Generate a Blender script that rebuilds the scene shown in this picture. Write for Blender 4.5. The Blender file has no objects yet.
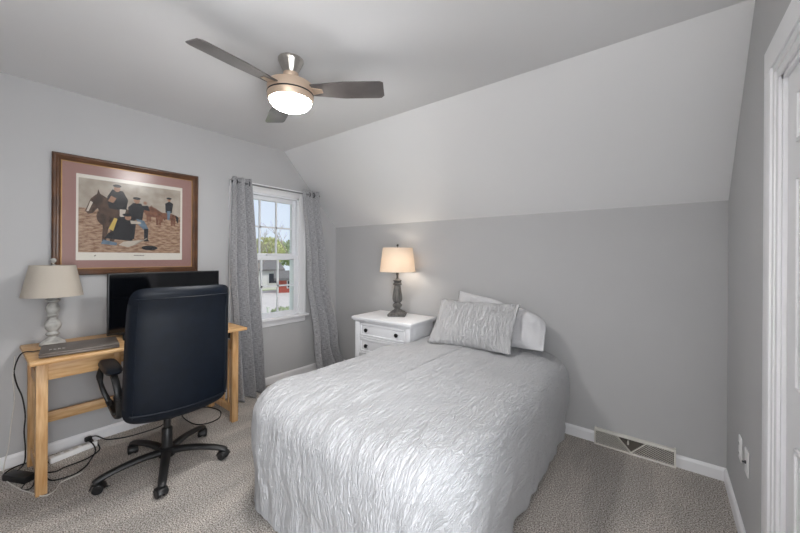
import bpy, bmesh, math, random
from math import sin, cos, pi, radians
from mathutils import Vector, Matrix, noise
random.seed(7)
SC = bpy.context.scene
COL = SC.collection

# ------------------------------------------------------------------ camera
F_PX, YAW, HY, ROLL = 336.32, 0.6651, 256.07, 0.0066
cam_d = bpy.data.cameras.new('camera')
cam = bpy.data.objects.new('camera', cam_d)
COL.objects.link(cam)
rt0 = Vector((cos(YAW), sin(YAW), 0)); up0 = Vector((0, 0, 1)); fw0 = Vector((-sin(YAW), cos(YAW), 0))
rr = cos(ROLL) * rt0 + sin(ROLL) * up0
uu = cos(ROLL) * up0 - sin(ROLL) * rt0
m3 = Matrix((rr, uu, -fw0)).transposed()
cam.matrix_world = Matrix.Translation((3.2435, -2.8277, 1.35)) @ m3.to_4x4()
cam_d.sensor_width = 36.0
cam_d.lens = F_PX / 800 * 36.0
cam_d.shift_y = (HY - 266.5) / 800
cam_d.clip_start = 0.02
cam_d.clip_end = 200
SC.camera = cam

# ------------------------------------------------------------------ view, sky, sun, large lights
SC.view_settings.view_transform = 'Standard'
SC.view_settings.look = 'None'
SC.view_settings.gamma = 1.0
SC.view_settings.use_curve_mapping = False
SC.view_settings.exposure = -0.18
try:
    SC.cycles.max_bounces = 14
    SC.cycles.diffuse_bounces = 8
    SC.cycles.transparent_max_bounces = 16
    SC.cycles.sample_clamp_indirect = 8
    SC.cycles.use_denoising = True
    SC.cycles.caustics_reflective = False
    SC.cycles.caustics_refractive = False
except Exception:
    pass

world = bpy.data.worlds.new('sky')
SC.world = world
world.use_nodes = True
wn = world.node_tree
wn.nodes.clear()
wo = wn.nodes.new('ShaderNodeOutputWorld')
wb = wn.nodes.new('ShaderNodeBackground')
sky = wn.nodes.new('ShaderNodeTexSky')
sky.sky_type = 'HOSEK_WILKIE'
sky.turbidity = 3.0
sky.sun_direction = Vector((0.5, 0.45, 0.75)).normalized()
mixw = wn.nodes.new('ShaderNodeMixRGB')
mixw.inputs[0].default_value = 0.55
mixw.inputs[2].default_value = (0.80, 0.88, 1.0, 1)
wn.links.new(sky.outputs[0], mixw.inputs[1])
wn.links.new(mixw.outputs[0], wb.inputs[0])
wb.inputs[1].default_value = 1.7
wn.links.new(wb.outputs[0], wo.inputs[0])


def light(name, kind, loc, energy, color=(1, 1, 1), size=0.1, size_y=None, target=None):
    d = bpy.data.lights.new(name, kind)
    d.energy = energy
    d.color = color
    if kind == 'AREA':
        d.size = size
        if size_y:
            d.shape = 'RECTANGLE'
            d.size_y = size_y
    elif kind == 'POINT':
        d.shadow_soft_size = size
    elif kind == 'SUN':
        d.angle = size
    o = bpy.data.objects.new(name, d)
    o.location = loc
    if target is not None:
        o.rotation_euler = (Vector(target) - Vector(loc)).to_track_quat('-Z', 'Y').to_euler()
    COL.objects.link(o)
    return o


light('sun', 'SUN', (10, 10, 20), 2.6, (1, 0.96, 0.9), radians(1.0), target=(-8, -2, 0))
# guides the sampling of the daylight that comes in through the window
po = light('window_daylight_portal', 'AREA', (-0.13, -0.89, 1.35), 1, size=0.62, size_y=1.3, target=(3, -0.89, 1.35))
po.data.cycles.is_portal = True
# soft fill light shining in through the added window beside the camera
light('side_fill_light', 'AREA', (3.76, -2.72, 1.05), 60, (0.94, 0.97, 1.0), 1.15, 1.25, target=(1.5, -0.6, 0.3))
# upward fill light, added to brighten the room from behind the camera
light('fill_uplight', 'AREA', (3.10, -3.42, 1.83), 42, (1.0, 0.97, 0.93), 0.26, 0.26, target=(3.10, -3.42, 3))

# ------------------------------------------------------------------ materials
def srgb(r, g, b):
    f = lambda c: (c / 255 / 12.92) if c / 255 <= 0.04045 else ((c / 255 + 0.055) / 1.055) ** 2.4
    return (f(r), f(g), f(b), 1)


def mat(name, col, rough=0.6, metal=0.0, var=0.0, vscale=8.0, bump=0.0, bscale=60.0, stretch=(1, 1, 1), col2=None,
        uv=None, spec=None, detail=4.0, bdist=0.01, sheen=0.0, coat=0.0):
    """procedural surface: noise between two colours + noise bump"""
    m = bpy.data.materials.new(name)
    m.use_nodes = True
    nt = m.node_tree
    b = nt.nodes['Principled BSDF']
    b.inputs['Roughness'].default_value = rough
    b.inputs['Metallic'].default_value = metal
    if spec is not None:
        b.inputs['Specular IOR Level'].default_value = spec
    if sheen:
        b.inputs['Sheen Weight'].default_value = sheen
    if coat:
        b.inputs['Coat Weight'].default_value = coat
    tc = nt.nodes.new('ShaderNodeTexCoord')
    mp = nt.nodes.new('ShaderNodeMapping')
    mp.inputs['Scale'].default_value = stretch
    nt.links.new(tc.outputs['UV' if uv else 'Object'], mp.inputs['Vector'])
    if col2 is None:
        k = 1 - var
        col2 = (col[0] * k, col[1] * k, col[2] * k, 1)
    nz = nt.nodes.new('ShaderNodeTexNoise')
    nz.inputs['Scale'].default_value = vscale
    nz.inputs['Detail'].default_value = detail
    nt.links.new(mp.outputs[0], nz.inputs['Vector'])
    cr = nt.nodes.new('ShaderNodeValToRGB')
    cr.color_ramp.elements[0].position = 0.35
    cr.color_ramp.elements[1].position = 0.65
    cr.color_ramp.elements[0].color = col2
    cr.color_ramp.elements[1].color = col
    nt.links.new(nz.outputs['Fac'], cr.inputs[0])
    nt.links.new(cr.outputs[0], b.inputs['Base Color'])
    if bump:
        n2 = nt.nodes.new('ShaderNodeTexNoise')
        n2.inputs['Scale'].default_value = bscale
        n2.inputs['Detail'].default_value = 5
        nt.links.new(mp.outputs[0], n2.inputs['Vector'])
        bp = nt.nodes.new('ShaderNodeBump')
        bp.inputs['Strength'].default_value = bump
        bp.inputs['Distance'].default_value = bdist
        nt.links.new(n2.outputs['Fac'], bp.inputs['Height'])
        nt.links.new(bp.outputs[0], b.inputs['Normal'])
    return m


def emit_mat(name, col, strength):
    m = bpy.data.materials.new(name)
    m.use_nodes = True
    nt = m.node_tree
    b = nt.nodes['Principled BSDF']
    b.inputs['Base Color'].default_value = (0.9, 0.88, 0.85, 1)
    b.inputs['Emission Color'].default_value = col
    b.inputs['Emission Strength'].default_value = strength
    return m


def glass_mat(name, rough=0.03):
    m = bpy.data.materials.new(name)
    m.use_nodes = True
    nt = m.node_tree
    nt.nodes.clear()
    out = nt.nodes.new('ShaderNodeOutputMaterial')
    tr = nt.nodes.new('ShaderNodeBsdfTransparent')
    gl = nt.nodes.new('ShaderNodeBsdfGlossy')
    gl.inputs['Roughness'].default_value = rough
    mx = nt.nodes.new('ShaderNodeMixShader')
    lw = nt.nodes.new('ShaderNodeFresnel')
    lw.inputs['IOR'].default_value = 1.3
    nt.links.new(lw.outputs[0], mx.inputs[0])
    nt.links.new(tr.outputs[0], mx.inputs[1])
    nt.links.new(gl.outputs[0], mx.inputs[2])
    nt.links.new(mx.outputs[0], out.inputs[0])
    return m


def carpet_mat():
    m = bpy.data.materials.new('grey_carpet')
    m.use_nodes = True
    nt = m.node_tree
    b = nt.nodes['Principled BSDF']
    b.inputs['Roughness'].default_value = 0.95
    b.inputs['Specular IOR Level'].default_value = 0.1
    tc = nt.nodes.new('ShaderNodeTexCoord')
    n1 = nt.nodes.new('ShaderNodeTexNoise'); n1.inputs['Scale'].default_value = 160; n1.inputs['Detail'].default_value = 3
    nt.links.new(tc.outputs['Object'], n1.inputs['Vector'])
    cr = nt.nodes.new('ShaderNodeValToRGB')
    e = cr.color_ramp.elements
    e[0].position = 0.36; e[0].color = srgb(112, 105, 99)
    e[1].position = 0.64; e[1].color = srgb(236, 231, 226)
    mid = cr.color_ramp.elements.new(0.5); mid.color = srgb(186, 179, 172)
    nt.links.new(n1.outputs['Fac'], cr.inputs[0])
    # lighter vacuum strokes and footprints
    mp = nt.nodes.new('ShaderNodeMapping'); mp.inputs['Scale'].default_value = (3.4, 0.8, 1); mp.inputs['Rotation'].default_value = (0, 0, 0.35)
    n3 = nt.nodes.new('ShaderNodeTexNoise'); n3.inputs['Scale'].default_value = 1.7; n3.inputs['Detail'].default_value = 4
    nt.links.new(tc.outputs['Object'], mp.inputs['Vector']); nt.links.new(mp.outputs[0], n3.inputs['Vector'])
    c3 = nt.nodes.new('ShaderNodeValToRGB')
    c3.color_ramp.elements[0].position = 0.42; c3.color_ramp.elements[0].color = (0.84, 0.84, 0.84, 1)
    c3.color_ramp.elements[1].position = 0.62; c3.color_ramp.elements[1].color = (1.06, 1.05, 1.04, 1)
    nt.links.new(n3.outputs['Fac'], c3.inputs[0])
    mu = nt.nodes.new('ShaderNodeMixRGB'); mu.blend_type = 'MULTIPLY'; mu.inputs[0].default_value = 1
    nt.links.new(cr.outputs[0], mu.inputs[1]); nt.links.new(c3.outputs[0], mu.inputs[2])
    nt.links.new(mu.outputs[0], b.inputs['Base Color'])
    n2 = nt.nodes.new('ShaderNodeTexNoise'); n2.inputs['Scale'].default_value = 190; n2.inputs['Detail'].default_value = 2
    nt.links.new(tc.outputs['Object'], n2.inputs['Vector'])
    bp = nt.nodes.new('ShaderNodeBump'); bp.inputs['Strength'].default_value = 0.9; bp.inputs['Distance'].default_value = 0.012
    nt.links.new(n2.outputs['Fac'], bp.inputs['Height']); nt.links.new(bp.outputs[0], b.inputs['Normal'])
    return m


def crinkle_mat(name, col, su, sv, strength=0.8, dist=0.012):
    """white cloth with long crinkled ridges running along v of the uv map (uv in metres)"""
    m = bpy.data.materials.new(name)
    m.use_nodes = True
    nt = m.node_tree
    b = nt.nodes['Principled BSDF']
    b.inputs['Roughness'].default_value = 0.75
    b.inputs['Base Color'].default_value = col
    b.inputs['Sheen Weight'].default_value = 0.15
    tc = nt.nodes.new('ShaderNodeTexCoord')
    mp = nt.nodes.new('ShaderNodeMapping'); mp.inputs['Scale'].default_value = (su, sv, 1)
    nt.links.new(tc.outputs['UV'], mp.inputs['Vector'])
    n1 = nt.nodes.new('ShaderNodeTexNoise'); n1.inputs['Scale'].default_value = 1; n1.inputs['Detail'].default_value = 3
    n1.inputs['Distortion'].default_value = 1.0
    nt.links.new(mp.outputs[0], n1.inputs['Vector'])
    # ridges: 1-|2n-1|
    s = nt.nodes.new('ShaderNodeMath'); s.operation = 'MULTIPLY_ADD'; s.inputs[1].default_value = 2; s.inputs[2].default_value = -1
    nt.links.new(n1.outputs['Fac'], s.inputs[0])
    a = nt.nodes.new('ShaderNodeMath'); a.operation = 'ABSOLUTE'
    nt.links.new(s.outputs[0], a.inputs[0])
    p = nt.nodes.new('ShaderNodeMath'); p.operation = 'POWER'; p.inputs[1].default_value = 0.6
    nt.links.new(a.outputs[0], p.inputs[0])
    bp = nt.nodes.new('ShaderNodeBump'); bp.inputs['Strength'].default_value = strength; bp.inputs['Distance'].default_value = dist
    bp.invert = True
    nt.links.new(p.outputs[0], bp.inputs['Height'])
    nt.links.new(bp.outputs[0], b.inputs['Normal'])
    return m


def weave_mat(name, c1, c2, su, sv, trans=0.0):
    """heathered cloth: fine short streaks (uv in metres)"""
    m = bpy.data.materials.new(name)
    m.use_nodes = True
    nt = m.node_tree
    b = nt.nodes['Principled BSDF']
    b.inputs['Roughness'].default_value = 0.85
    b.inputs['Specular IOR Level'].default_value = 0.2
    tc = nt.nodes.new('ShaderNodeTexCoord')
    vals = []
    for (a, c) in ((su, sv), (sv * 0.7, su * 0.9)):
        mp = nt.nodes.new('ShaderNodeMapping'); mp.inputs['Scale'].default_value = (a, c, 1)
        nt.links.new(tc.outputs['UV'], mp.inputs['Vector'])
        n = nt.nodes.new('ShaderNodeTexNoise'); n.inputs['Scale'].default_value = 1; n.inputs['Detail'].default_value = 3
        nt.links.new(mp.outputs[0], n.inputs['Vector'])
        vals.append(n)
    ad = nt.nodes.new('ShaderNodeMixRGB'); ad.inputs[0].default_value = 0.33
    nt.links.new(vals[0].outputs['Fac'], ad.inputs[1]); nt.links.new(vals[1].outputs['Fac'], ad.inputs[2])
    cr = nt.nodes.new('ShaderNodeValToRGB')
    cr.color_ramp.elements[0].position = 0.38; cr.color_ramp.elements[0].color = c1
    cr.color_ramp.elements[1].position = 0.62; cr.color_ramp.elements[1].color = c2
    nt.links.new(ad.outputs[0], cr.inputs[0])
    nt.links.new(cr.outputs[0], b.inputs['Base Color'])
    if trans:
        out = nt.nodes['Material Output']
        tl = nt.nodes.new('ShaderNodeBsdfTranslucent')
        nt.links.new(cr.outputs[0], tl.inputs['Color'])
        mx = nt.nodes.new('ShaderNodeMixShader'); mx.inputs[0].default_value = trans
        nt.links.new(b.outputs[0], mx.inputs[1]); nt.links.new(tl.outputs[0], mx.inputs[2])
        nt.links.new(mx.outputs[0], out.inputs['Surface'])
    return m


M = {}
M['wall'] = mat('grey_wall_paint', srgb(184, 184, 185), 0.85, var=0.02, vscale=3, bump=0.05, bscale=250, spec=0.2)
M['ceil'] = mat('white_ceiling_paint', srgb(224, 224, 225), 0.9, var=0.015, vscale=2, bump=0.06, bscale=200, spec=0.15)
M['trim'] = mat('white_trim_paint', srgb(236, 236, 238), 0.4, var=0.01, vscale=5)
M['sash'] = mat('white_vinyl', srgb(230, 232, 236), 0.35, var=0.01)
M['carpet'] = carpet_mat()
M['glass'] = glass_mat('window_glass')
M['matteglass'] = glass_mat('matte_picture_glass', rough=.22)
M['oak'] = mat('honey_oak', srgb(218, 180, 132), 0.45, vscale=5, stretch=(14, 1.2, 14), col2=srgb(191, 143, 88), detail=6, bump=0.05, bscale=20)
M['oakv'] = mat('honey_oak_upright', srgb(216, 177, 130), 0.45, vscale=5, stretch=(14, 14, 1.2), col2=srgb(188, 141, 88), detail=6, bump=0.05, bscale=20)
M['leather'] = mat('black_leather', srgb(11, 20, 32), 0.46, var=0.25, vscale=20, bump=0.12, bscale=160, bdist=0.004, spec=0.28)  # bluish reflected sheen put into the base colour
M['plastic'] = mat('black_plastic', srgb(27, 27, 28), 0.42, var=0.1, vscale=30, bump=0.05, bscale=300)
M['rubber'] = mat('black_cord_rubber', srgb(18, 18, 19), 0.55, var=0.1)
M['whitecord'] = mat('white_cord_plastic', srgb(214, 211, 205), 0.5, var=0.05)
M['screen'] = mat('dark_screen', srgb(10, 12, 16), 0.08, var=0.05, spec=0.6)
M['laptop'] = mat('brushed_brown_grey_metal', srgb(112, 104, 98), 0.4, metal=0.35, vscale=30, var=0.12, stretch=(6, 0.5, 6))
M['pale'] = mat('pale_marking', srgb(225, 225, 222), 0.5, var=0.02)
M['greylamp'] = mat('distressed_grey_paint', srgb(188, 187, 183), 0.65, vscale=25, col2=srgb(150, 149, 145), bump=0.15, bscale=60)
M['darklamp'] = mat('weathered_charcoal_wood', srgb(112, 110, 107), 0.7, vscale=14, stretch=(3, 3, 0.5), col2=srgb(66, 65, 64), bump=0.25, bscale=40)
M['linen'] = weave_mat('cream_linen_shade', srgb(190, 181, 168), srgb(206, 198, 187), 300, 260, trans=0.15)
M['linen_lit'] = weave_mat('oatmeal_linen_shade', srgb(214, 200, 184), srgb(244, 236, 226), 140, 160, trans=0.45)
M['frame'] = mat('walnut_frame', srgb(98, 65, 42), 0.33, vscale=9, stretch=(1, 1, 1), col2=srgb(72, 46, 30), spec=0.5)
M['gilt'] = mat('gilt_lip', srgb(178, 138, 84), 0.35, metal=0.4, var=0.2)
M['mat'] = mat('dusty_rose_mat_board', srgb(160, 124, 118), 0.9, var=0.03, vscale=40)
M['nickel'] = mat('brushed_nickel', srgb(190, 186, 180), 0.3, metal=0.9, vscale=30, var=0.1, stretch=(1, 1, 8))
M['champagne'] = mat('champagne_metal', srgb(222, 198, 176), 0.35, metal=0.55, var=0.08, vscale=10)
M['bladew'] = mat('dark_walnut_blade', srgb(102, 97, 95), 0.28, vscale=6, stretch=(1, 1, 1), col2=srgb(76, 71, 70), detail=6, spec=0.7, coat=0.4)
M['globe'] = emit_mat('lit_opal_glass', (1.0, 0.982, 0.96, 1), 160.0)
M['curtain'] = weave_mat('heathered_grey_curtain', srgb(130, 130, 133), srgb(208, 208, 211), 26, 300, trans=0.2)
M['comforter'] = crinkle_mat('white_crinkled_comforter', srgb(200, 201, 204), 62, 12, .8, 0.018)
M['sham'] = crinkle_mat('white_crinkled_sham', srgb(222, 222, 224), 62, 10, 1.0, 0.026)
M['cotton'] = mat('white_cotton', srgb(204, 204, 207), 0.8, var=0.01, bump=0.6, bscale=10, bdist=0.03)
M['nightst'] = mat('white_painted_wood', srgb(236, 237, 240), 0.4, var=0.015, vscale=6)
M['knob'] = mat('black_iron_knob', srgb(22, 22, 24), 0.35, metal=0.3, var=0.1)
M['rod'] = mat('pewter_rod', srgb(150, 150, 152), 0.35, metal=0.8, var=0.05)
M['ringm'] = mat('dark_pewter_ring', srgb(70, 70, 74), 0.3, metal=0.9, var=0.05)
M['register'] = mat('white_enamel', srgb(222, 219, 212), 0.45, var=0.04, vscale=12)
M['vdark'] = mat('grey_brown_duct', srgb(98, 92, 85), 0.8, var=0.2)  # grey-brown interior behind the louvres
M['plate'] = mat('white_switchplate', srgb(238, 238, 238), 0.35, var=0.01)
M['grass'] = mat('lawn_grass', srgb(170, 190, 110), 0.95, vscale=3, col2=srgb(120, 145, 75), bump=0.5, bscale=40)
M['asph'] = mat('pale_driveway', srgb(205, 200, 196), 0.9, var=0.08, vscale=2)
M['siding'] = mat('white_siding', srgb(232, 232, 230), 0.7, var=0.03)
M['roofm'] = mat('grey_shingles', srgb(120, 118, 118), 0.9, var=0.2, vscale=6)
M['brickm'] = mat('red_barn_siding', srgb(176, 88, 74), 0.85, var=0.15, vscale=6)
M['dkwin'] = mat('dark_house_window', srgb(60, 66, 74), 0.2, var=0.1)
M['bark'] = mat('grey_bark', srgb(176, 166, 158), 0.95, var=0.2, vscale=12)
M['leaf'] = mat('spring_leaf', srgb(214, 216, 160), 0.8, var=0.3, vscale=4)
M['leaf2'] = mat('dull_green_leaf', srgb(184, 196, 158), 0.8, var=0.3, vscale=4)
M['hair'] = M['bark']

# ------------------------------------------------------------------ mesh helpers
def XF(loc=(0, 0, 0), rot=(0, 0, 0), scale=(1, 1, 1)):
    from mathutils import Euler
    return Matrix.Translation(loc) @ Euler(rot).to_matrix().to_4x4() @ Matrix.Diagonal((*scale, 1))


def nb():
    return bmesh.new()


def box(bm, x0, x1, y0, y1, z0, z1, bev=0.0, T=None, mi=0, seg=2):
    vs = [bm.verts.new((x, y, z)) for x in (x0, x1) for y in (y0, y1) for z in (z0, z1)]
    q = [(0, 1, 3, 2), (4, 6, 7, 5), (0, 4, 5, 1), (2, 3, 7, 6), (0, 2, 6, 4), (1, 5, 7, 3)]
    fs = [bm.faces.new([vs[i] for i in f]) for f in q]
    for f in fs:
        f.material_index = mi
    if bev:
        es = list({e for f in fs for e in f.edges})
        r = bmesh.ops.bevel(bm, geom=es, offset=bev, segments=seg, profile=0.5, affect='EDGES')
        vs = list({v for f in r['faces'] for v in f.verts} | {v for v in vs if v.is_valid})
        for f in r['faces']:
            f.material_index = mi
    if T is not None:
        for v in vs:
            v.co = T @ v.co
    return vs


def lathe(bm, prof, T=None, n=32, cap=True, sq=None):
    """prof: [(radius, z)] about z"""
    rings = []
    for (r, z) in prof:
        ring = []
        for k in range(n):
            a = 2 * pi * k / n
            p = Vector((r * cos(a), r * sin(a), z))
            if T is not None:
                p = T @ p
            ring.append(bm.verts.new(p))
        rings.append(ring)
    for i in range(len(rings) - 1):
        for k in range(n):
            k2 = (k + 1) % n
            bm.faces.new((rings[i][k], rings[i][k2], rings[i + 1][k2], rings[i + 1][k]))
    if cap:
        bm.faces.new(list(reversed(rings[0])))
        bm.faces.new(rings[-1])
    return rings


def crom(pts, sub=6):
    P = [Vector(p) for p in pts]
    if len(P) < 3:
        return P
    out = []
    for i in range(len(P) - 1):
        p0 = P[max(i - 1, 0)]; p1 = P[i]; p2 = P[i + 1]; p3 = P[min(i + 2, len(P) - 1)]
        for s in range(sub):
            t = s / sub
            out.append(0.5 * ((2 * p1) + (-p0 + p2) * t + (2 * p0 - 5 * p1 + 4 * p2 - p3) * t * t + (-p0 + 3 * p1 - 3 * p2 + p3) * t ** 3))
    out.append(P[-1])
    return out


def tube(bm, pts, r, n=8, smooth=True, sub=6, sx=1.0, sy=1.0, rads=None, upv=(0, 0, 1)):
    """swept elliptical bar; rads gives a radius factor along the path"""
    P = crom(pts, sub) if smooth else [Vector(p) for p in pts]
    rings = []
    upv = Vector(upv)
    N = len(P)
    for i, p in enumerate(P):
        t = (P[min(i + 1, N - 1)] - P[max(i - 1, 0)])
        if t.length < 1e-9:
            t = Vector((0, 0, 1))
        t.normalize()
        u = upv.cross(t)
        if u.length < 0.05:
            u = Vector((1, 0, 0)).cross(t)
        u.normalize()
        w = t.cross(u)
        f = 1.0
        if rads:
            q = i / (N - 1) * (len(rads) - 1)
            a = int(min(q, len(rads) - 2)); f = rads[a] + (rads[a + 1] - rads[a]) * (q - a)
        rings.append([bm.verts.new(p + u * (r * sx * f * cos(2 * pi * k / n)) + w * (r * sy * f * sin(2 * pi * k / n))) for k in range(n)])
    for i in range(N - 1):
        for k in range(n):
            k2 = (k + 1) % n
            bm.faces.new((rings[i][k], rings[i][k2], rings[i + 1][k2], rings[i + 1][k]))
    bm.faces.new(list(reversed(rings[0])))
    bm.faces.new(rings[-1])
    return rings


def prism(bm, poly, axis, a, b, T=None, mi=0):
    """polygon (2-D list) extruded along an axis from a to b"""
    def mk(p, c):
        v = {'x': (c, p[0], p[1]), 'y': (p[0], c, p[1]), 'z': (p[0], p[1], c)}[axis]
        v = Vector(v)
        return T @ v if T is not None else v
    A = [bm.verts.new(mk(p, a)) for p in poly]
    B = [bm.verts.new(mk(p, b)) for p in poly]
    fs = [bm.faces.new(A), bm.faces.new(list(reversed(B)))]
    n = len(poly)
    for i in range(n):
        fs.append(bm.faces.new((A[i], B[i], B[(i + 1) % n], A[(i + 1) % n])))
    for f in fs:
        f.material_index = mi
    return A + B


def root_matrix(o):
    """world matrix of an object chain, from location and z rotation"""
    m = Matrix.Identity(4)
    while o is not None:
        m = (Matrix.Translation(o.location) @ o.rotation_euler.to_matrix().to_4x4()) @ m
        o = o.parent
    return m


def obj(name, bm, m, parent=None, smooth=True, local=False, angle=35):
    bmesh.ops.recalc_face_normals(bm, faces=bm.faces)
    me = bpy.data.meshes.new(name)
    bm.to_mesh(me)
    bm.free()
    for mm in (m if isinstance(m, (list, tuple)) else [m]):
        me.materials.append(mm)
    o = bpy.data.objects.new(name, me)
    COL.objects.link(o)
    if parent is not None:
        o.parent = parent
        if not local:
            me.transform(root_matrix(parent).inverted())
    if smooth:
        for p in me.polygons:
            p.use_smooth = True
        try:
            me.set_sharp_from_angle(angle=radians(angle))
        except Exception:
            pass
    return o


def tag(o, label=None, cat=None, group=None, kind=None):
    if label: o['label'] = label
    if cat: o['category'] = cat
    if group: o['group'] = group
    if kind: o['kind'] = kind
    return o


def thing(name, label, cat, loc=(0, 0, 0), rz=0.0, group=None, kind=None):
    o = bpy.data.objects.new(name, None)
    o.empty_display_size = 0.1
    COL.objects.link(o)
    o.location = loc
    o.rotation_euler = (0, 0, rz)
    return tag(o, label, cat, group, kind)


def struct(name, bm, m, smooth=False, label=None, cat=None):
    o = obj(name, bm, m, None, smooth)
    o['kind'] = 'structure'
    if label: o['label'] = label
    if cat: o['category'] = cat
    return o


# ------------------------------------------------------------------ room shell
X1, H, K, RUN = 3.55, 2.476, 1.70, 0.7406
YN = YE = -3.75        # inner face of the near wall, behind the camera
WT = 0.14
bm = nb(); box(bm, -WT, X1 + WT, YE - WT, WT, -0.25, 0.0)
struct('floor', bm, M['carpet'], label='grey speckled cut pile carpet over the whole room floor', cat='floor')

WY0, WY1, WZ0, WZ1 = -1.235, -0.55, 0.69, 1.985
bm = nb()
box(bm, -WT, 0, YN, WY0, 0, H)
box(bm, -WT, 0, WY0, WY1, 0, WZ0)
box(bm, -WT, 0, WY0, WY1, WZ1, H)
# right of the window the wall is cut off by the sloped ceiling
zs = lambda y: K + (H - K) * (-y) / RUN
prism(bm, [(WY1, 0), (0, 0), (0, K), (WY1, zs(WY1))], 'x', -WT, 0)
prism(bm, [(WY0, H), (WY1, H), (WY1, zs(WY1)), (-RUN, H)][:0] or [(WY1, WZ1), (WY1, zs(WY1)), (WY1 - 0.001, WZ1)], 'x', -WT, 0)
struct('wall_left', bm, M['wall'], label='light grey painted gable wall with the window behind the desk', cat='wall')
bm = nb(); box(bm, -WT, X1 + WT, 0, WT, 0, K + 0.0)
struct('wall_back', bm, M['wall'], label='grey painted low knee wall behind the bed head', cat='wall')

DY0, DY1, DZ = -1.95, -1.165, 1.962     # door opening in the right wall
bm = nb()
NY0, NY1, NZ0, NZ1 = -3.45, -2.20, 0.35, 1.75       # added window opening for the side fill light, unseen
box(bm, X1, X1 + WT, YE, NY0, 0, H); box(bm, X1, X1 + WT, NY1, DY0, 0, H)
box(bm, X1, X1 + WT, NY0, NY1, 0, NZ0); box(bm, X1, X1 + WT, NY0, NY1, NZ1, H)
box(bm, X1, X1 + WT, DY0, DY1, DZ, H)
prism(bm, [(DY1, 0), (0, 0), (0, K), (-RUN, H), (DY1, H)], 'x', X1, X1 + WT)
struct('wall_right', bm, M['wall'], label='grey painted wall on the right with the white panelled door', cat='wall')
bm = nb(); box(bm, -WT, X1 + WT, YN - WT, YN, 0, H)
struct('wall_near', bm, M['wall'], label='grey wall behind the camera', cat='wall')
bm = nb()
prism(bm, [(YE - WT, H), (-RUN, H), (0, K), (WT, K), (WT, K + .35), (-RUN, H + .2), (YE - WT, H + .2)], 'x', -WT, X1 + WT)
struct('ceiling', bm, M['ceil'], label='white ceiling, flat then sloping down to the knee wall', cat='ceiling')


def baseboard(name, pts, h=0.078, t=0.013):
    """pts: run on the wall face, offset to the room side given as (dx,dy)"""
    bm = nb()
    for (x0, y0, x1, y1, nx, ny) in pts:
        L = math.hypot(x1 - x0, y1 - y0)
        ux, uy = (x1 - x0) / L, (y1 - y0) / L
        prof = [(0, 0), (t, 0), (t, h - .018), (t * .7, h - .008), (t * .35, h), (0, h)]
        A = [bm.verts.new((x0 + nx * a, y0 + ny * a, z)) for a, z in prof]
        B = [bm.verts.new((x1 + nx * a, y1 + ny * a, z)) for a, z in prof]
        bm.faces.new(A); bm.faces.new(list(reversed(B)))
        for i in range(len(prof)):
            j = (i + 1) % len(prof)
            bm.faces.new((A[i], B[i], B[j], A[j]))
    return struct(name, bm, M['trim'], label='white painted baseboard along the ' + name.split('_')[1] + ' wall', cat='baseboard')


baseboard('baseboard_left', [(0, YN, 0, 0, 1, 0)])
baseboard('baseboard_back', [(0, 0, 2.853, 0, 0, -1), (3.312, 0, X1, 0, 0, -1)])
baseboard('baseboard_right', [(X1, 0, X1, DY1 + .140, -1, 0), (X1, DY0 - .140, X1, YE, -1, 0)])
baseboard('baseboard_near', [(0.0, YN, X1, YN, 0, 1)])

# ------------------------------------------------------------------ window
win = thing('window_1', 'white double hung window with grid panes between the grey curtains', 'window', (0, (WY0 + WY1) / 2, WZ0), kind='structure')
bm = nb()
CW = 0.085
box(bm, -.001, .018, WY0 - CW, WY0, WZ0, WZ1 + CW, .003); box(bm, -.001, .018, WY1, WY1 + CW, WZ0, WZ1 + CW, .003)
box(bm, -.001, .018, WY0, WY1, WZ1, WZ1 + CW, .003)
box(bm, .014, .026, WY0 - CW, WY0 - CW + .022, WZ0, WZ1 + CW, .003); box(bm, .014, .026, WY1 + CW - .022, WY1 + CW, WZ0, WZ1 + CW, .003)
box(bm, .014, .026, WY0 - CW, WY1 + CW, WZ1 + CW - .022, WZ1 + CW, .003)
obj('window_casing', bm, M['trim'], win)
bm = nb()
box(bm, -WT, 0, WY0, WY0 + .02, WZ0, WZ1); box(bm, -WT, 0, WY1 - .02, WY1, WZ0, WZ1)
box(bm, -WT, 0, WY0, WY1, WZ1 - .02, WZ1); box(bm, -WT, 0, WY0, WY1, WZ0, WZ0 + .012)
obj('window_jamb', bm, M['sash'], win)
bm = nb(); box(bm, -.02, .055, WY0 - CW - .03, WY1 + CW + .03, WZ0 - .024, WZ0 + .002, .006)
obj('window_sill', bm, M['trim'], win)
bm = nb(); box(bm, -.001, .018, WY0 - CW, WY1 + CW, WZ0 - .085, WZ0 - .024, .004); 
obj('window_apron', bm, M['trim'], win)


def sash(x, z0, z1, name):
    y0, y1 = WY0 + .02, WY1 - .02
    g0, g1 = y0 + .04, y1 - .04
    s = nb()
    box(s, x - .018, x + .018, y0, g0, z0, z1, .003); box(s, x - .018, x + .018, g1, y1, z0, z1, .003)
    box(s, x - .018, x + .018, g0, g1, z0, z0 + .045, .003); box(s, x - .018, x + .018, g0, g1, z1 - .045, z1, .003)
    so = obj(name, s, M['sash'], win)
    m_ = nb()
    for k in (1, 2):
        yy = g0 + (g1 - g0) * k / 3
        box(m_, x - .008, x + .008, yy - .009, yy + .009, z0 + .045, z1 - .045)
    zz = (z0 + z1) / 2
    box(m_, x - .008, x + .008, g0, g1, zz - .009, zz + .009)
    obj('muntin_grid', m_, M['sash'], so)
    p = nb(); box(p, x - .003, x + .001, g0 - .005, g1 + .005, z0 + .04, z1 - .04)
    obj('pane', p, M['glass'], so, smooth=False)


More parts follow.
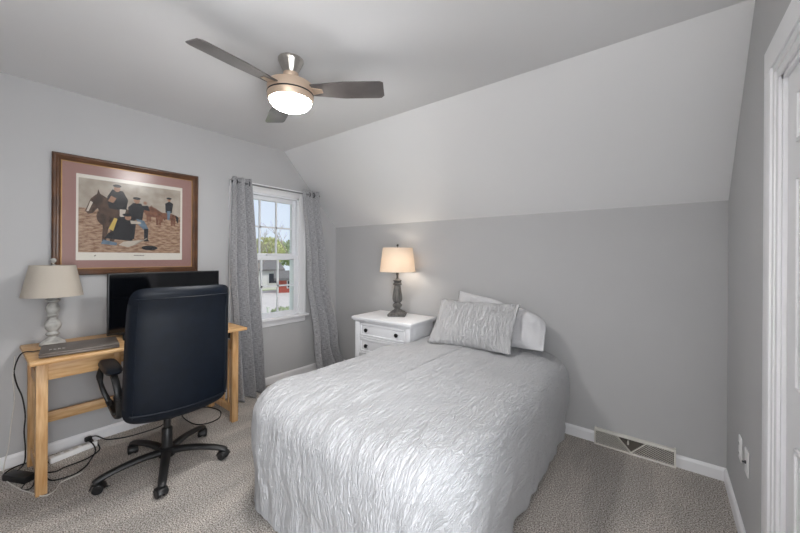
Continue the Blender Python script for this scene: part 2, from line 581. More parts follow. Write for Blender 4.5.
sash(-.052, 1.325, WZ1 - .02, 'upper_sash')
sash(-.014, WZ0 + .012, 1.345, 'lower_sash')
bm = nb(); box(bm, -.03, .004, -.93, -.86, 1.345, 1.36, .003)
obj('sash_lock', bm, M['sash'], win)

fill_win = thing('fill_window', 'added fill light window, unseen in the right wall beside the camera', 'window', (X1, (NY0 + NY1) / 2, NZ0), kind='structure')
bm = nb()
for (a, b_, c, d) in ((NY0 - .08, NY0, NZ0, NZ1 + .08), (NY1, NY1 + .08, NZ0, NZ1 + .08), (NY0, NY1, NZ1, NZ1 + .08), (NY0 - .1, NY1 + .1, NZ0 - .09, NZ0)):
    box(bm, X1 - .018, X1 + .001, a, b_, c, d, .003)
obj('window_casing', bm, M['trim'], fill_win)
bm = nb()
ym_ = (NY0 + NY1) / 2
for (a, b_, c, d) in ((NY0, NY0 + .05, NZ0, NZ1), (NY1 - .05, NY1, NZ0, NZ1), (ym_ - .03, ym_ + .03, NZ0, NZ1), (NY0, NY1, NZ0, NZ0 + .05), (NY0, NY1, NZ1 - .05, NZ1)):
    box(bm, X1 + .05, X1 + .09, a, b_, c, d, .002)
obj('window_frame', bm, M['sash'], fill_win)
bm = nb(); box(bm, X1 + .068, X1 + .072, NY0 + .04, NY1 - .04, NZ0 + .04, NZ1 - .04)
obj('pane', bm, M['glass'], fill_win, smooth=False)

# ------------------------------------------------------------------ door on the right
door = thing('door_1', 'white panelled door in the right wall with moulded casing', 'door', (X1, (DY0 + DY1) / 2, 0), kind='structure')
bm = nb()
dx = X1 + .010
DA, DB = DY0 + .022, DY1 - .022
box(bm, dx, dx + .035, DA, DB, .012, DZ - .02, .002)
Wd = DB - DA
pz = [(.22, .78), (.95, 1.60), (1.70, 1.86)]
for (a, b) in pz:
    for s in (0, 1):
        ya = DA + .105 + s * (Wd / 2 - .045)
        yb = ya + Wd / 2 - .165
        # raised panel framed by a moulding
        box(bm, dx - .006, dx + .002, ya, yb, a, a + .014, .003); box(bm, dx - .006, dx + .002, ya, yb, b - .014, b, .003)
        box(bm, dx - .006, dx + .002, ya, ya + .014, a, b, .003); box(bm, dx - .006, dx + .002, yb - .014, yb, a, b, .003)
        box(bm, dx - .005, dx + .002, ya + .045, yb - .045, a + .045, b - .045, .005)
obj('door_panel', bm, M['trim'], door)
bm = nb()
box(bm, X1 - .0, X1 + WT, DY0, DY0 + .018, 0, DZ); box(bm, X1, X1 + WT, DY1 - .018, DY1, 0, DZ); box(bm, X1, X1 + WT, DY0, DY1, DZ - .018, DZ)
obj('door_jamb', bm, M['trim'], door)
bm = nb()
lathe(bm, [(.026, 0), (.026, .006), (.012, .012), (.012, .035), (.026, .042), (.029, .055), (.022, .068), (.001, .071)], XF((dx, DA + .06, 0.95), (0, -pi / 2, 0)), 20)
obj('door_knob', bm, M['nickel'], door)
bm = nb()
CAS = ((0, .030, .009), (.030, .056, .013), (.056, .146, .019))      # mouldings stepping down to the opening
for (a0, a1, t) in CAS:
    ya, yb = DY0 + .006, DY1 - .006
    box(bm, X1 - t, X1, yb + a0, yb + a1, 0, DZ - .006 + a0, .002)
    box(bm, X1 - t, X1, ya - a1, ya - a0, 0, DZ - .006 + a0, .002)
    box(bm, X1 - t, X1, ya - a1, yb + a1, DZ - .006 + a0, DZ - .006 + a1, .003)
struct('trim_1', bm, M['trim'], True, label='white moulded casing around the door on the right', cat='door casing')

# ------------------------------------------------------------------ outdoors (seen through the window, one floor up)
GZ = -2.75
bm = nb(); box(bm, -70, -WT - .3, -25, 70, GZ - .3, GZ)
struct('ground', bm, M['grass'], label='spring lawn outside the window', cat='lawn')
bm = nb(); box(bm, -33, -17.8, 4.0, 21.0, GZ, GZ + .03)
struct('driveway', bm, M['asph'], label='pale driveway on the lawn outside the window', cat='driveway')


def house(loc, rz, w, d, h, rh, wallm, label, wins, cat='house'):
    t = thing('house', label, cat, loc, rz)
    b = nb(); box(b, -w / 2, w / 2, -d / 2, d / 2, 0, h)
    prism(b, [(-w / 2, h), (w / 2, h), (0, h + rh)], 'y', -d / 2, d / 2)
    obj('siding', b, wallm, t, False, True)
    r = nb()
    for s in (-1, 1):
        prism(r, [(0, h + rh + .02), (s * (w / 2 + .35), h - .25 * rh / (w / 2) + .02), (s * (w / 2 + .35), h + .15), (0, h + rh + .2)], 'y', -d / 2 - .3, d / 2 + .3)
    obj('roof', r, M['roofm'], t, False, True)
    for (yy, zz, ww, hh) in wins:
        f = nb(); box(f, w / 2 - .02, w / 2 + .06, yy - ww / 2, yy + ww / 2, zz, zz + hh)
        fo = obj('window', f, M['siding'], t, False, True)
        p = nb(); box(p, w / 2 + .03, w / 2 + .075, yy - ww / 2 + .08, yy + ww / 2 - .08, zz + .08, zz + hh - .08)
        obj('pane', p, M['dkwin'], fo, False, True)
    return t


house((-38, 18.6, GZ), radians(-18), 8, 6.4, 2.3, 1.3, M['siding'], 'low white house with grey roof seen across the yard', [(-2.4, .8, 1.0, 1.1), (-.2, .8, 1.2, 1.1), (2.2, .7, 1.1, 1.3)])
house((-30.0, 19.3, GZ), radians(-30), 2.4, 2.6, 1.5, .7, M['brickm'], 'small red shed with grey roof right of the white house', [(0.2, .5, 1.0, .9)], 'shed')


def leaf_tree(loc, h, crown, n, leafm, label, cat, name, leafs=0.1, seed=1, bare=False, trunk=.1):
    rnd = random.Random(seed)
    t = thing(name, label, cat, loc)
    b = nb()
    tips = []
    def grow(p, dirv, L, r, lvl):
        q = p + dirv * L
        mid = (p + q) / 2 + Vector((rnd.uniform(-.06, .06), rnd.uniform(-.06, .06), 0)) * L
        tube(b, [p, mid, q], r, 5, True, 2, rads=[1, .8, .6])
        if lvl == 0:
            tips.append(q); return
        for _ in range(3 if lvl > 1 else 4):
            dv = (dirv + Vector((rnd.uniform(-.8, .8), rnd.uniform(-.8, .8), rnd.uniform(-.1, .55)))).normalized()
            grow(p + dirv * L * rnd.uniform(.55, 1), dv, L * rnd.uniform(.5, .75), r * .55, lvl - 1)
    grow(Vector((0, 0, -.05)), Vector((0, 0, 1)), h * .42, trunk, 4 if bare else 2)
    obj('trunk', b, M['bark'], t, True, True)
    if n:
        b = nb()
        cx, cz, rx, rz_ = 0, crown[0], crown[1], crown[2]
        for _ in range(n):
            while True:
                v = Vector((rnd.uniform(-1, 1), rnd.uniform(-1, 1), rnd.uniform(-1, 1)))
                if v.length < 1: break
            lump = 1 + .3 * noise.noise(v * 2.3 + Vector((seed, 0, 0)))
            v = v.normalized() * (v.length ** .5) * lump
            p = Vector((v.x * rx, v.y * rx, cz + v.z * rz_))
            T = XF(p, (rnd.uniform(0, 6), rnd.uniform(0, 6), rnd.uniform(0, 6)))
            s = leafs * rnd.uniform(.6, 1.2)
            vs = [b.verts.new(T @ Vector(c)) for c in ((-s, 0, 0), (0, -s * .45, .02), (s, 0, 0), (0, s * .45, .02))]
            b.faces.new(vs)
        obj('foliage', b, leafm, t, False, True)
    return t


leaf_tree((-27, 17.5, GZ), 9.0, (3, 1, 1), 0, M['leaf'], 'tall bare tree at the right in the window view', 'tree', 'bare_tree', seed=5, bare=True, trunk=.11)
leaf_tree((-30, 15.6, GZ), 8.0, (3, 1, 1), 0, M['leaf'], 'bare grey tree left in the window view', 'tree', 'bare_tree', seed=11, bare=True, trunk=.1)
leaf_tree((-46, 26.0, GZ), 6.2, (4.6, 2.6, 2.3), 3200, M['leaf'], 'yellow green budding tree behind the white house', 'tree', 'budding_tree', .22, 3)
leaf_tree((-50, 33.0, GZ), 6.2, (4.4, 3.2, 2.3), 2600, M['leaf2'], 'round dull green tree behind the red shed', 'tree', 'garden_tree', .28, 4)
leaf_tree((-52, 25.0, GZ), 6.0, (4.4, 2.8, 2.2), 2600, M['leaf2'], 'dull green tree far left behind the white house', 'tree', 'garden_tree', .28, 9)
leaf_tree((-16.2, 9.6, GZ), .6, (.35, .8, .4), 700, M['leaf2'], 'low green shrub on the near side of the driveway', 'shrub', 'shrub', .09, 6, trunk=.03)
bm = nb(); box(bm, -.06, .06, -.06, .06, 0, .62); box(bm, -.08, .08, -.08, .08, .62, .66)
pp = obj('fence_post', bm, M['siding'], None, False); pp.location = (-17.4, 9.34, GZ)
tag(pp, 'short white post by the driveway at the bottom left of the window view', 'post')

# ------------------------------------------------------------------ curtains on a rod
rod = thing('curtain_rod', 'thin pewter curtain rod with ball ends above the window', 'curtain rod', (0.09, -0.86, 2.035))
RX, RZ = 0.09, 2.035
bm = nb(); tube(bm, [(RX, -1.315, RZ), (RX, -.36, RZ)], .008, 12, False)
obj('rod', bm, M['rod'], rod)
for yy in (-1.325, -.35):
    bm = nb(); lathe(bm, [(.001, -.018), (.01, -.016), (.017, -.006), (.018, .003), (.012, .014), (.001, .018)], XF((RX, yy, RZ)), 16)
    obj('finial', bm, M['ringm'], rod)
for yy in (-1.31, -.375):
    bm = nb(); box(bm, 0, .006, yy - .012, yy + .012, RZ - .03, RZ + .03, .002); tube(bm, [(0.003, yy, RZ - .004), (RX, yy, RZ - .004)], .005, 8, False)
    tube(bm, [(RX - .012, yy, RZ + .004), (RX - .008, yy, RZ - .011), (RX + .008, yy, RZ - .011), (RX + .012, yy, RZ + .004)], .003, 6)
    obj('bracket', bm, M['rod'], rod)


def curtain(label, keys, folds, seed, grom_y):
    """keys: [(z, y0, y1, x centre, amplitude)] top to bottom"""
    t = thing('curtain', label, 'curtain', (keys[0][3], (keys[-1][1] + keys[-1][2]) / 2, 0), group='grey grommet curtains')
    b = nb()
    uvl = b.loops.layers.uv.new('UVMap')
    NS, NZ = 120, 90
    zt, zb = keys[0][0], keys[-1][0]
    def key(z):
        for i in range(len(keys) - 1):
            if keys[i][0] >= z >= keys[i + 1][0]:
                f = (keys[i][0] - z) / (keys[i][0] - keys[i + 1][0])
                f = f * f * (3 - 2 * f) if len(keys) > 3 else f
                return [keys[i][k] + (keys[i + 1][k] - keys[i][k]) * f for k in range(1, 5)]
        return keys[-1][1:]
    V = []
    for j in range(NZ + 1):
        z = zt + (zb - zt) * j / NZ
        y0, y1, xc, am = key(z)
        row = []
        dn = j / NZ
        for i in range(NS + 1):
            s = i / NS
            ph = 2 * pi * folds * s + .9 * dn * noise.noise(Vector((s * 3, dn * 1.6, seed)))
            w = noise.noise(Vector((s * 5, dn * 2.5, seed + 7)))
            x = xc + am * sin(ph) + .03 * w * dn
            y = y0 + (y1 - y0) * (s + .018 * sin(2 * ph)) + .010 * w * dn
            zz = z
            if dn > .93:
                zz += .012 * sin(ph * .5 + seed) * (dn - .93) / .07
            row.append(b.verts.new((max(x, .02), y, max(zz, .004))))
        V.append(row)
    for j in range(NZ):
        for i in range(NS):
            f = b.faces.new((V[j][i], V[j][i + 1], V[j + 1][i + 1], V[j + 1][i]))
            for lp, (ii, jj) in zip(f.loops, ((i, j), (i + 1, j), (i + 1, j + 1), (i, j + 1))):
                lp[uvl].uv = (ii / NS * 1.0, jj / NZ * 2.1)
    o = obj('curtain_panel', b, M['curtain'], t, True, angle=80)
    sm = o.modifiers.new('thickness', 'SOLIDIFY'); sm.thickness = .003; sm.offset = 0
    for gy in grom_y:
        g = nb()
        pts = [(RX + .024 * cos(a), gy, RZ + .024 * sin(a)) for a in [2 * pi * k / 20 for k in range(21)]]
        tube(g, pts, .0045, 6, False, upv=(0, 1, 0))
        obj('grommet', g, M['ringm'], o)
    return t


curtain('grey curtain hanging left of the window beside the desk', [(2.08, -1.335, -1.150, .095, .032), (1.2, -1.36, -1.095, .125, .06), (.0, -1.31, -1.035, .15, .08)], 2.5, 2.0,
        [-1.30, -1.24, -1.18])
curtain('grey curtain right of the window flaring out on the carpet by the bed', [(2.08, -.565, -.345, .095, .030), (1.2, -.525, -.275, .125, .055), (.35, -.46, -.14, .17, .075), (.0, -.44, -.045, .20, .08)], 2.5, 5.0,
        [-.535, -.475, -.415])

# ------------------------------------------------------------------ framed print
pic = thing('framed_print', 'brown framed print of riders and horses hanging above the desk', 'picture', (0, -2.048, 1.20))
PY0, PY1, PZ0, PZ1 = -2.497, -1.599, 1.202, 2.037
bm = nb()
prof = [(0, 0), (0, .022), (.008, .030), (.018, .030), (.024, .024), (.032, .026), (.042, .020), (.045, .014), (.045, 0)]  # (inset, height off the wall)
corners = [(PY0, PZ0, 1, 1), (PY1, PZ0, -1, 1), (PY1, PZ1, -1, -1), (PY0, PZ1, 1, -1)]
R_ = [[bm.verts.new((.002 + hgt, y + sy * ins, z + sz * ins)) for (ins, hgt) in prof] for (y, z, sy, sz) in corners]
for c in range(4):
    d = (c + 1) % 4
    for i in range(len(prof) - 1):
        bm.faces.new((R_[c][i], R_[d][i], R_[d][i + 1], R_[c][i + 1]))
frame_o = obj('frame', bm, M['frame'], pic, angle=25)
bm = nb()
i0, i1 = .044, .049
for (a, b_, c, d) in ((PY0 + i0, PY1 - i0, PZ0 + i0, PZ0 + i1), (PY0 + i0, PY1 - i0, PZ1 - i1, PZ1 - i0), (PY0 + i0, PY0 + i1, PZ0 + i1, PZ1 - i1), (PY1 - i1, PY1 - i0, PZ0 + i1, PZ1 - i1)):
    box(bm, .004, .017, a, b_, c, d)
obj('gilt_lip', bm, M['gilt'], frame_o)
bm = nb(); box(bm, .003, .010, PY0 + .046, PY1 - .046, PZ0 + .046, PZ1 - .046)
obj('mat_board', bm, M['mat'], pic, False)
# the print: paper margin, field, and shapes of riders and horses, all flat
pm = [mat('paper_margin', srgb(226, 220, 210), 0.8, var=.02),
      mat('dusty_field', srgb(182, 154, 130), 0.85, vscale=14, stretch=(1, 2, 6), col2=srgb(130, 98, 78), detail=12),
      mat('hazy_sky', srgb(184, 174, 162), 0.85, vscale=12, col2=srgb(158, 146, 132), detail=10),
      mat('bay_horse', srgb(92, 72, 60), 0.85, vscale=30, col2=srgb(62, 48, 42)),
      mat('dark_coat', srgb(46, 46, 50), 0.85, vscale=30, col2=srgb(30, 30, 34)),
      mat('blue_trousers', srgb(112, 132, 150), 0.85, vscale=30, var=.3),
      mat('skin_tone', srgb(168, 128, 104), 0.85, var=.2),
      mat('ochre_lining', srgb(206, 178, 96), 0.85, var=.15),
      mat('chestnut_horse', srgb(134, 92, 72), 0.85, vscale=30, col2=srgb(98, 66, 52)),
      mat('pale_blanket', srgb(196, 186, 172), 0.85, var=.12, vscale=20),
      mat('white_blaze', srgb(206, 196, 184), 0.85, var=.05)]
A0, A1, B0, B1 = -2.377, -1.719, 1.306, 1.916
bm = nb()
lvl = [0.0105]
def flat(poly, mi):
    """poly in print fractions (0..1 across, 0..1 up)"""
    lvl[0] += .00004
    f = bm.faces.new([bm.verts.new((lvl[0], -2.365 + u * .632, 1.362 + v * .528)) for (u, v) in poly])
    f.material_index = mi
def blob(u, v, ru, rv, mi, n=14, rot=0.0):
    flat([(u + ru * cos(a) * cos(rot) - rv * sin(a) * sin(rot), v + ru * cos(a) * sin(rot) + rv * sin(a) * cos(rot)) for a in [2 * pi * k / n for k in range(n)]], mi)
f = bm.faces.new([bm.verts.new((.0105, y, z)) for (y, z) in ((A0, B0), (A1, B0), (A1, B1), (A0, B1))]); f.material_index = 0
flat([(0, 0), (1, 0), (1, 1), (0, 1)], 1)
flat([(0, .60), (.3, .585), (.7, .60), (1, .58), (1, 1), (0, 1)], 2)
# horses on the right, far off
def horse(u, v, s, mi, flip=1):
    P = lambda l: [(u + flip * a * s, v + b * s) for a, b in l]
    for (a, w) in ((-.30, .035), (-.2, .03), (.24, .035), (.33, .03)):
        flat(P([(a - w, .0), (a + w, .0), (a + w * 1.6, .4), (a - w * 1.6, .4)]), mi)
    blob(u, v + .48 * s, .42 * s, .17 * s, mi, 18)
    flat(P([(-.2, .42), (-.42, .5), (-.64, .80), (-.56, .92), (-.40, .86), (-.1, .62)]), mi)
    flat(P([(-.56, .92), (-.84, .66), (-.80, .57), (-.70, .58), (-.5, .76)]), mi)
    flat(P([(-.52, .86), (-.53, 1.0), (-.47, .9)]), mi)
    flat(P([(.38, .58), (.5, .45), (.47, .12), (.40, .3)]), 4)
horse(.71, .47, .24, 8); horse(.83, .43, .30, 8)
# rider on the right
flat([(.83, .63), (.90, .63), (.915, .78), (.87, .81), (.825, .77)], 4); blob(.868, .83, .018, .028, 6); blob(.868, .855, .03, .016, 4)
flat([(.845, .66), (.885, .66), (.875, .52), (.85, .52)], 5)
# large horse and rider on the left
flat([(.20, .14), (.235, .14), (.27, .45), (.21, .45)], 3); flat([(.27, .16), (.31, .16), (.35, .45), (.28, .45)], 3)
blob(.32, .50, .17, .17, 3, 20)
flat([(.20, .38), (.17, .58), (.12, .76), (.17, .82), (.27, .74), (.38, .56)], 3)
flat([(.17, .82), (.10, .73), (.055, .56), (.08, .52), (.12, .54), (.20, .68)], 3)
flat([(.10, .70), (.075, .60), (.065, .555), (.085, .56), (.12, .68)], 10)
flat([(.155, .80), (.165, .87), (.185, .80)], 3)
flat([(.26, .62), (.42, .60), (.44, .76), (.39, .88), (.29, .89), (.245, .78)], 4); blob(.335, .905, .03, .045, 6); blob(.335, .945, .04, .022, 4)
flat([(.25, .72), (.30, .70), (.33, .77), (.28, .80)], 6)
flat([(.36, .62), (.42, .62), (.40, .50), (.36, .52)], 10)
# standing figure
flat([(.45, .48), (.58, .48), (.60, .66), (.57, .73), (.49, .73), (.44, .66)], 4); blob(.525, .77, .032, .045, 6); blob(.525, .80, .04, .02, 4)
flat([(.57, .70), (.64, .71), (.66, .63), (.60, .64)], 4); blob(.61, .745, .018, .024, 6)
flat([(.52, .50), (.60, .48), (.645, .36), (.60, .34), (.54, .42)], 5); flat([(.60, .36), (.645, .36), (.64, .20), (.66, .175), (.60, .17)], 4)
# kneeling figure
flat([(.30, .20), (.50, .20), (.52, .46), (.44, .53), (.34, .50), (.29, .38)], 4)
flat([(.26, .34), (.30, .30), (.34, .48), (.31, .49)], 7)
flat([(.22, .20), (.48, .17), (.50, .27), (.38, .30), (.26, .28)], 4); blob(.44, .51, .032, .04, 6); blob(.43, .545, .045, .022, 4)
flat([(.46, .47), (.56, .46), (.57, .43), (.47, .42)], 9)
flat([(.19, .12), (.33, .10), (.34, .14), (.21, .18)], 5)
flat([(.35, .11), (.40, .16), (.62, .20), (.64, .23), (.52, .12), (.44, .08)], 9)
blob(.66, .075, .085, .035, 4)
# caption and signature under the picture
for k, u in enumerate((.50, .515, .53, .545, .56, .575, .59)):
    flat([(u, -.045), (u + .010, -.045), (u + .010, -.030 - .004 * (k % 2)), (u, -.032)], 3)
flat([(.13, -.055), (.145, -.05), (.15, -.035), (.135, -.04)], 3)
obj('print', bm, pm, pic, False)
bm = nb(); box(bm, .0135, .0150, PY0 + .045, PY1 - .045, PZ0 + .045, PZ1 - .045)
obj('picture_glass', bm, M['matteglass'], pic, False)

# ------------------------------------------------------------------ desk
desk = thing('desk', 'honey oak mission desk with slatted sides under the framed print', 'desk', (.31, -2.04, 0))
DX0, DX1, dY0, dY1, DT = .03, .60, -2.636, -1.448, .768
bm = nb(); box(bm, DX0, DX1, dY0, dY1, DT - .023, DT, .006, seg=2)
obj('desktop', bm, M['oak'], desk)
lx = [(.045, .095), (.475, .522)]
ly = [(-2.604, -2.557), (-1.527, -1.480)]
for (a, b_) in lx:
    for (c, d) in ly:
        bm = nb(); box(bm, a, b_, c, d, 0, DT - .023, .003)
        obj('leg', bm, M['oakv'], desk)
for (c, d), nm in zip(ly, ('left', 'right')):
    yc = (c + d) / 2
    bm = nb(); box(bm, .095, .475, yc - .011, yc + .011, .575, .645, .002); obj('side_rail', bm, M['oakv'], desk)
    bm = nb(); box(bm, .095, .475, yc - .011, yc + .011, .065, .125, .002); obj('side_rail', bm, M['oakv'], desk)
    for k in range(4):
        xx = .095 + .38 * (k + 1) / 5
        bm = nb(); box(bm, xx - .011, xx + .011, yc - .006, yc + .006, .125, .575, .001); obj('slat', bm, M['oakv'], desk)
bm = nb(); box(bm, .058, .080, ly[0][1], ly[1][0], .245, .312, .002); obj('back_stretcher', bm, M['oak'], desk)
bm = nb(); box(bm, .058, .080, ly[0][1], ly[1][0], .64, DT - .023, .002); obj('back_rail', bm, M['oak'], desk)
bm = nb(); box(bm, .490, .512, ly[0][1], -2.268, .636, DT - .023, .002); obj('front_rail', bm, M['oak'], desk)
bm = nb(); box(bm, .480, .514, -2.268, -2.232, .636, DT - .023, .002); obj('divider', bm, M['oakv'], desk)
bm = nb(); box(bm, .470, .488, -2.232, -1.80, .655, DT - .025, .002); obj('drawer_front', bm, M['oak'], desk)
bm = nb(); box(bm, .12, .47, -1.518, -1.498, .665, .735, .002); obj('gap_bar', bm, M['plastic'], desk)  # black bar filling the gap above the right side rail

# desk lamp
DLX, DLY = .165, -2.503
dl = thing('table_lamp', 'pale grey turned table lamp with cream shade at left end of the desk', 'lamp', (DLX, DLY, DT))
bm = nb()
lathe(bm, [(.060, 0), (.062, .012), (.055, .022), (.040, .034), (.026, .046), (.020, .056), (.030, .064), (.034, .070), (.026, .080), (.022, .086), (.034, .104), (.040, .122), (.038, .138),
           (.026, .158), (.018, .172), (.018, .176), (.026, .182), (.028, .188), (.022, .196), (.030, .212), (.034, .228), (.032, .242), (.022, .262), (.020, .270), (.034, .278), (.036, .286), (.026, .294), (.026, .300), (.040, .310), (.042, .318), (.020, .326), (.010, .334)], None, 28)
o = obj('lamp_base', bm, M['greylamp'], dl, local=True)
bm = nb(); lathe(bm, [(.006, .33), (.006, .50), (.012, .503), (.012, .512), (.004, .516), (.006, .522), (.015, .534), (.016, .542), (.010, .552), (.001, .555)], None, 16)
obj('finial', bm, M['greylamp'], dl, local=True)


def shade_mesh(r0, r1, z0, z1, t=.003, n=48):
    b = nb(); uvl = b.loops.layers.uv.new('UVMap')
    rings = []
    for (r, z) in ((r0, z0), (r0 + (r1 - r0) * .5, (z0 + z1) / 2), (r1, z1), (r1 - t, z1), (r0 + (r1 - r0) * .5 - t, (z0 + z1) / 2), (r0 - t, z0)):
        rings.append([b.verts.new((r * cos(2 * pi * k / n), r * sin(2 * pi * k / n), z)) for k in range(n)])
    N = len(rings)
    for i in range(N):
        for k in range(n):
            i2, k2 = (i + 1) % N, (k + 1) % n
            f = b.faces.new((rings[i][k], rings[i][k2], rings[i2][k2], rings[i2][k]))
            for lp, (kk, ii) in zip(f.loops, ((k, i), (k + 1, i), (k + 1, i + 1), (k, i + 1))):
                lp[uvl].uv = (kk / n * 2 * pi * r0, ii * (z1 - z0) * .5)
    # spider
    return b


so = obj('lamp_shade', shade_mesh(.144, .106, .312, .508), M['linen'], dl, local=True, angle=50)
bm = nb()
for k in range(3):
    a = 2 * pi * k / 3
    tube(bm, [(.005 * cos(a), .005 * sin(a), .498), (.102 * cos(a), .102 * sin(a), .494)], .002, 6, False)
obj('shade_spider', bm, M['nickel'], so, local=True)

# laptop
lp = thing('laptop', 'closed brown grey laptop lying at the front edge of the desk', 'laptop', (.438, -2.410, DT), radians(-7.5))
bm = nb(); box(bm, -.128, .128, -.172, .172, .004, .018, .004); obj('laptop_body', bm, M['laptop'], lp, local=True)
bm = nb(); box(bm, -.128, .130, -.172, .172, .0185, .029, .004); lid = obj('laptop_lid', bm, M['laptop'], lp, local=True)
bm = nb()
for k, yy in enumerate((-.128, -.110, -.092, -.074)):
    Tm = XF((.045, yy, .0292))
    box(bm, -.012, .012, -.0015, .0015, 0, .0006, 0, Tm @ XF((0, -.004, 0)))
    if k in (0, 2): box(bm, -.002, .002, -.005, .005, 0, .0006, 0, Tm @ XF((-.010, 0, 0)))
    if k in (1, 3): box(bm, -.002, .002, -.005, .005, 0, .0006, 0, Tm @ XF((.010, 0, 0)))
    box(bm, -.002, .002, -.005, .005, 0, .0006, 0, Tm)
obj('logo', bm, M['pale'], lid, local=True, smooth=False)
for yy in (-.14, .14):
    for xx in (-.10, .10):
        bm = nb(); box(bm, xx - .012, xx + .012, yy - .008, yy + .008, 0, .005, .001)
        obj('rubber_foot', bm, M['rubber'], lp, local=True)
# monitor
tv = thing('monitor', 'wide black flat screen monitor standing on the desk behind the chair', 'monitor', (.245, -1.886, DT))
bm = nb(); box(bm, -.018, .010, -.366, .366, .020, .449, .004); box(bm, -.05, -.018, -.22, .22, .08, .32, .012)
hs = obj('housing', bm, M['plastic'], tv, local=True)
bm = nb(); box(bm, .0095, .0112, -.357, .357, .036, .441); obj('screen', bm, M['screen'], tv, local=True, smooth=False)
for s in (-1, 1):
    bm = nb()
    tube(bm, [(.0, s * .27, .03), (.02, s * .275, .014), (.14, s * .30, .004)], .008, 8, sx=1.3, sy=.5)
    tube(bm, [(.0, s * .27, .03), (-.02, s * .275, .014), (-.09, s * .29, .004)], .008, 8, sx=1.3, sy=.5)
    obj('stand_foot', bm, M['plastic'], tv, local=True)

# ------------------------------------------------------------------ office chair (local: +x is where it faces)
ch = thing('office_chair', 'black leather high back office chair at the desk', 'office chair', (.735, -2.045, 0), radians(180 - 4))
ABASE = [radians(a) for a in (-91, -21, 49, 123, 197)]
bm = nb(); lathe(bm, [(.030, .105), (.042, .085), (.045, .062), (.04, .058)], None, 20)
lathe(bm, [(.030, .10), (.030, .235), (.027, .24), (.020, .242), (.020, .40), (.016, .41)], None, 20)
obj('gas_column', bm, M['plastic'], ch, local=True)
star = nb(); lathe(star, [(.044, .068), (.048, .09), (.046, .112), (.034, .118)], None, 20)
so = obj('star_base', star, M['plastic'], ch, local=True)
RL = .342
for k, a in enumerate(ABASE):
    aa = a - radians(180 - 4)     # star directions are world angles
    d = Vector((cos(aa), sin(aa), 0))
    b = nb()
    tube(b, [d * .03 + Vector((0, 0, .092)), d * .14 + Vector((0, 0, .098)), d * .25 + Vector((0, 0, .088)), d * (RL - .015) + Vector((0, 0, .072)), d * (RL + .012) + Vector((0, 0, .058))], .024, 12, sx=1.0, sy=.75,
         rads=[1.15, 1.05, .95, .9, .75])
    obj('base_leg', b, M['plastic'], so, local=True)
    c = nb()
    T0 = XF(d * RL) @ XF((0, 0, 0), (0, 0, aa + .9 * (k % 2) - .4))
    for s in (-1, 1):
        lathe(c, [(.004, -.011), (.022, -.011), (.026, -.007), (.026, .007), (.022, .011), (.004, .011)], T0 @ XF((-.010, s * .017, .0262), (pi / 2, 0, 0)), 20)
    tube(c, [T0 @ Vector((0, 0, .03)), T0 @ Vector((0, 0, .07))], .008, 8, False)
    b2 = [T0 @ Vector((-.034 * cos(t) - .010 * 0 - .008, 0, .0262 + .031 * sin(t))) for t in [radians(q) for q in range(-10, 175, 20)]]
    tube(c, b2, .016, 8, False, sx=1.5, sy=.28)
    obj('caster', c, M['plastic'], ch, local=True)


def cushion(b, w, h, t, nx=26, ny=30, ex=4.0, bulge=.35, T=None, shape=None, crown=1.0):
    """padded slab: rounded-rectangle outline, w (y) by h (z), thickness t (x). front and back skins"""
    def P(i, j, s):
        u = -1 + 2 * i / nx; v = -1 + 2 * j / ny
        # square to rounded square
        k = (abs(u) ** ex + abs(v) ** ex) ** (1 / ex) if (u or v) else 0
        mx = max(abs(u), abs(v))
        sc = mx / k if k else 1
        uu_, vv_ = u * sc, v * sc
        e = min(1, max(abs(u), abs(v)))
        th = t / 2 * (1 - bulge * e ** 2) * (max(0, 1 - e ** 10)) ** .5
        p = Vector((s * th, uu_ * w / 2, vv_ * h / 2))
        if shape: p = shape(p, uu_, vv_, s)
        return T @ p if T is not None else p
    g = {}
    for s in (1, -1):
        for i in range(nx + 1):
            for j in range(ny + 1):
                if s == -1 and (i in (0, nx) or j in (0, ny)):
                    g[(s, i, j)] = g[(1, i, j)]
                else:
                    g[(s, i, j)] = b.verts.new(P(i, j, s))
    for s in (1, -1):
        for i in range(nx):
            for j in range(ny):
                b.faces.new((g[(s, i, j)], g[(s, i + 1, j)], g[(s, i + 1, j + 1)], g[(s, i, j + 1)]))


# seat
b = nb()
cushion(b, .50, .50, .11, ex=5, T=XF((.02, 0, .455), (0, pi / 2, 0)), bulge=.25)
obj('seat', b, M['leather'], ch, local=True)
b = nb(); box(b, -.12, .14, -.10, .10, .385, .405, .006); box(b, -.19, -.02, -.15, .15, .395, .42, .008)
obj('tilt_mechanism', b, M['plastic'], ch, local=True)
# backrest: leans back; local x axis negative side is the rear
def bshape(p, u, v, s):
    lean = -.06 * (v + 1) * .5 - .035 * max(0, v - .55) ** 2 * 6
    side = 1.0 - .03 * max(0, v) ** 2 + .02 * (1 - abs(v)) + .05 * max(0, -v)
    z = p.z - (.028 * (1 - u * u) * max(0, -v) ** 3)
    return Vector((p.x + lean + .035 * u * u, p.y * side, z))
TB = XF((-.245, -.010, .793))
b = nb(); cushion(b, .525, .75, .105, 30, 40, 11.0, .10, TB, bshape)
back = obj('backrest', b, M['leather'], ch, local=True, angle=60)
# padded front pillows of the back
b = nb()
for (zc, hh, lean) in ((-.20, .26, -.012), (.06, .24, -.04), (.27, .20, -.07)):
    cushion(b, .46, hh, .08, 16, 14, 4, .3, TB @ XF((.055 + lean, 0, zc), (0, -.07, 0)))
obj('back_cushion', b, M['leather'], back, local=True, angle=60)
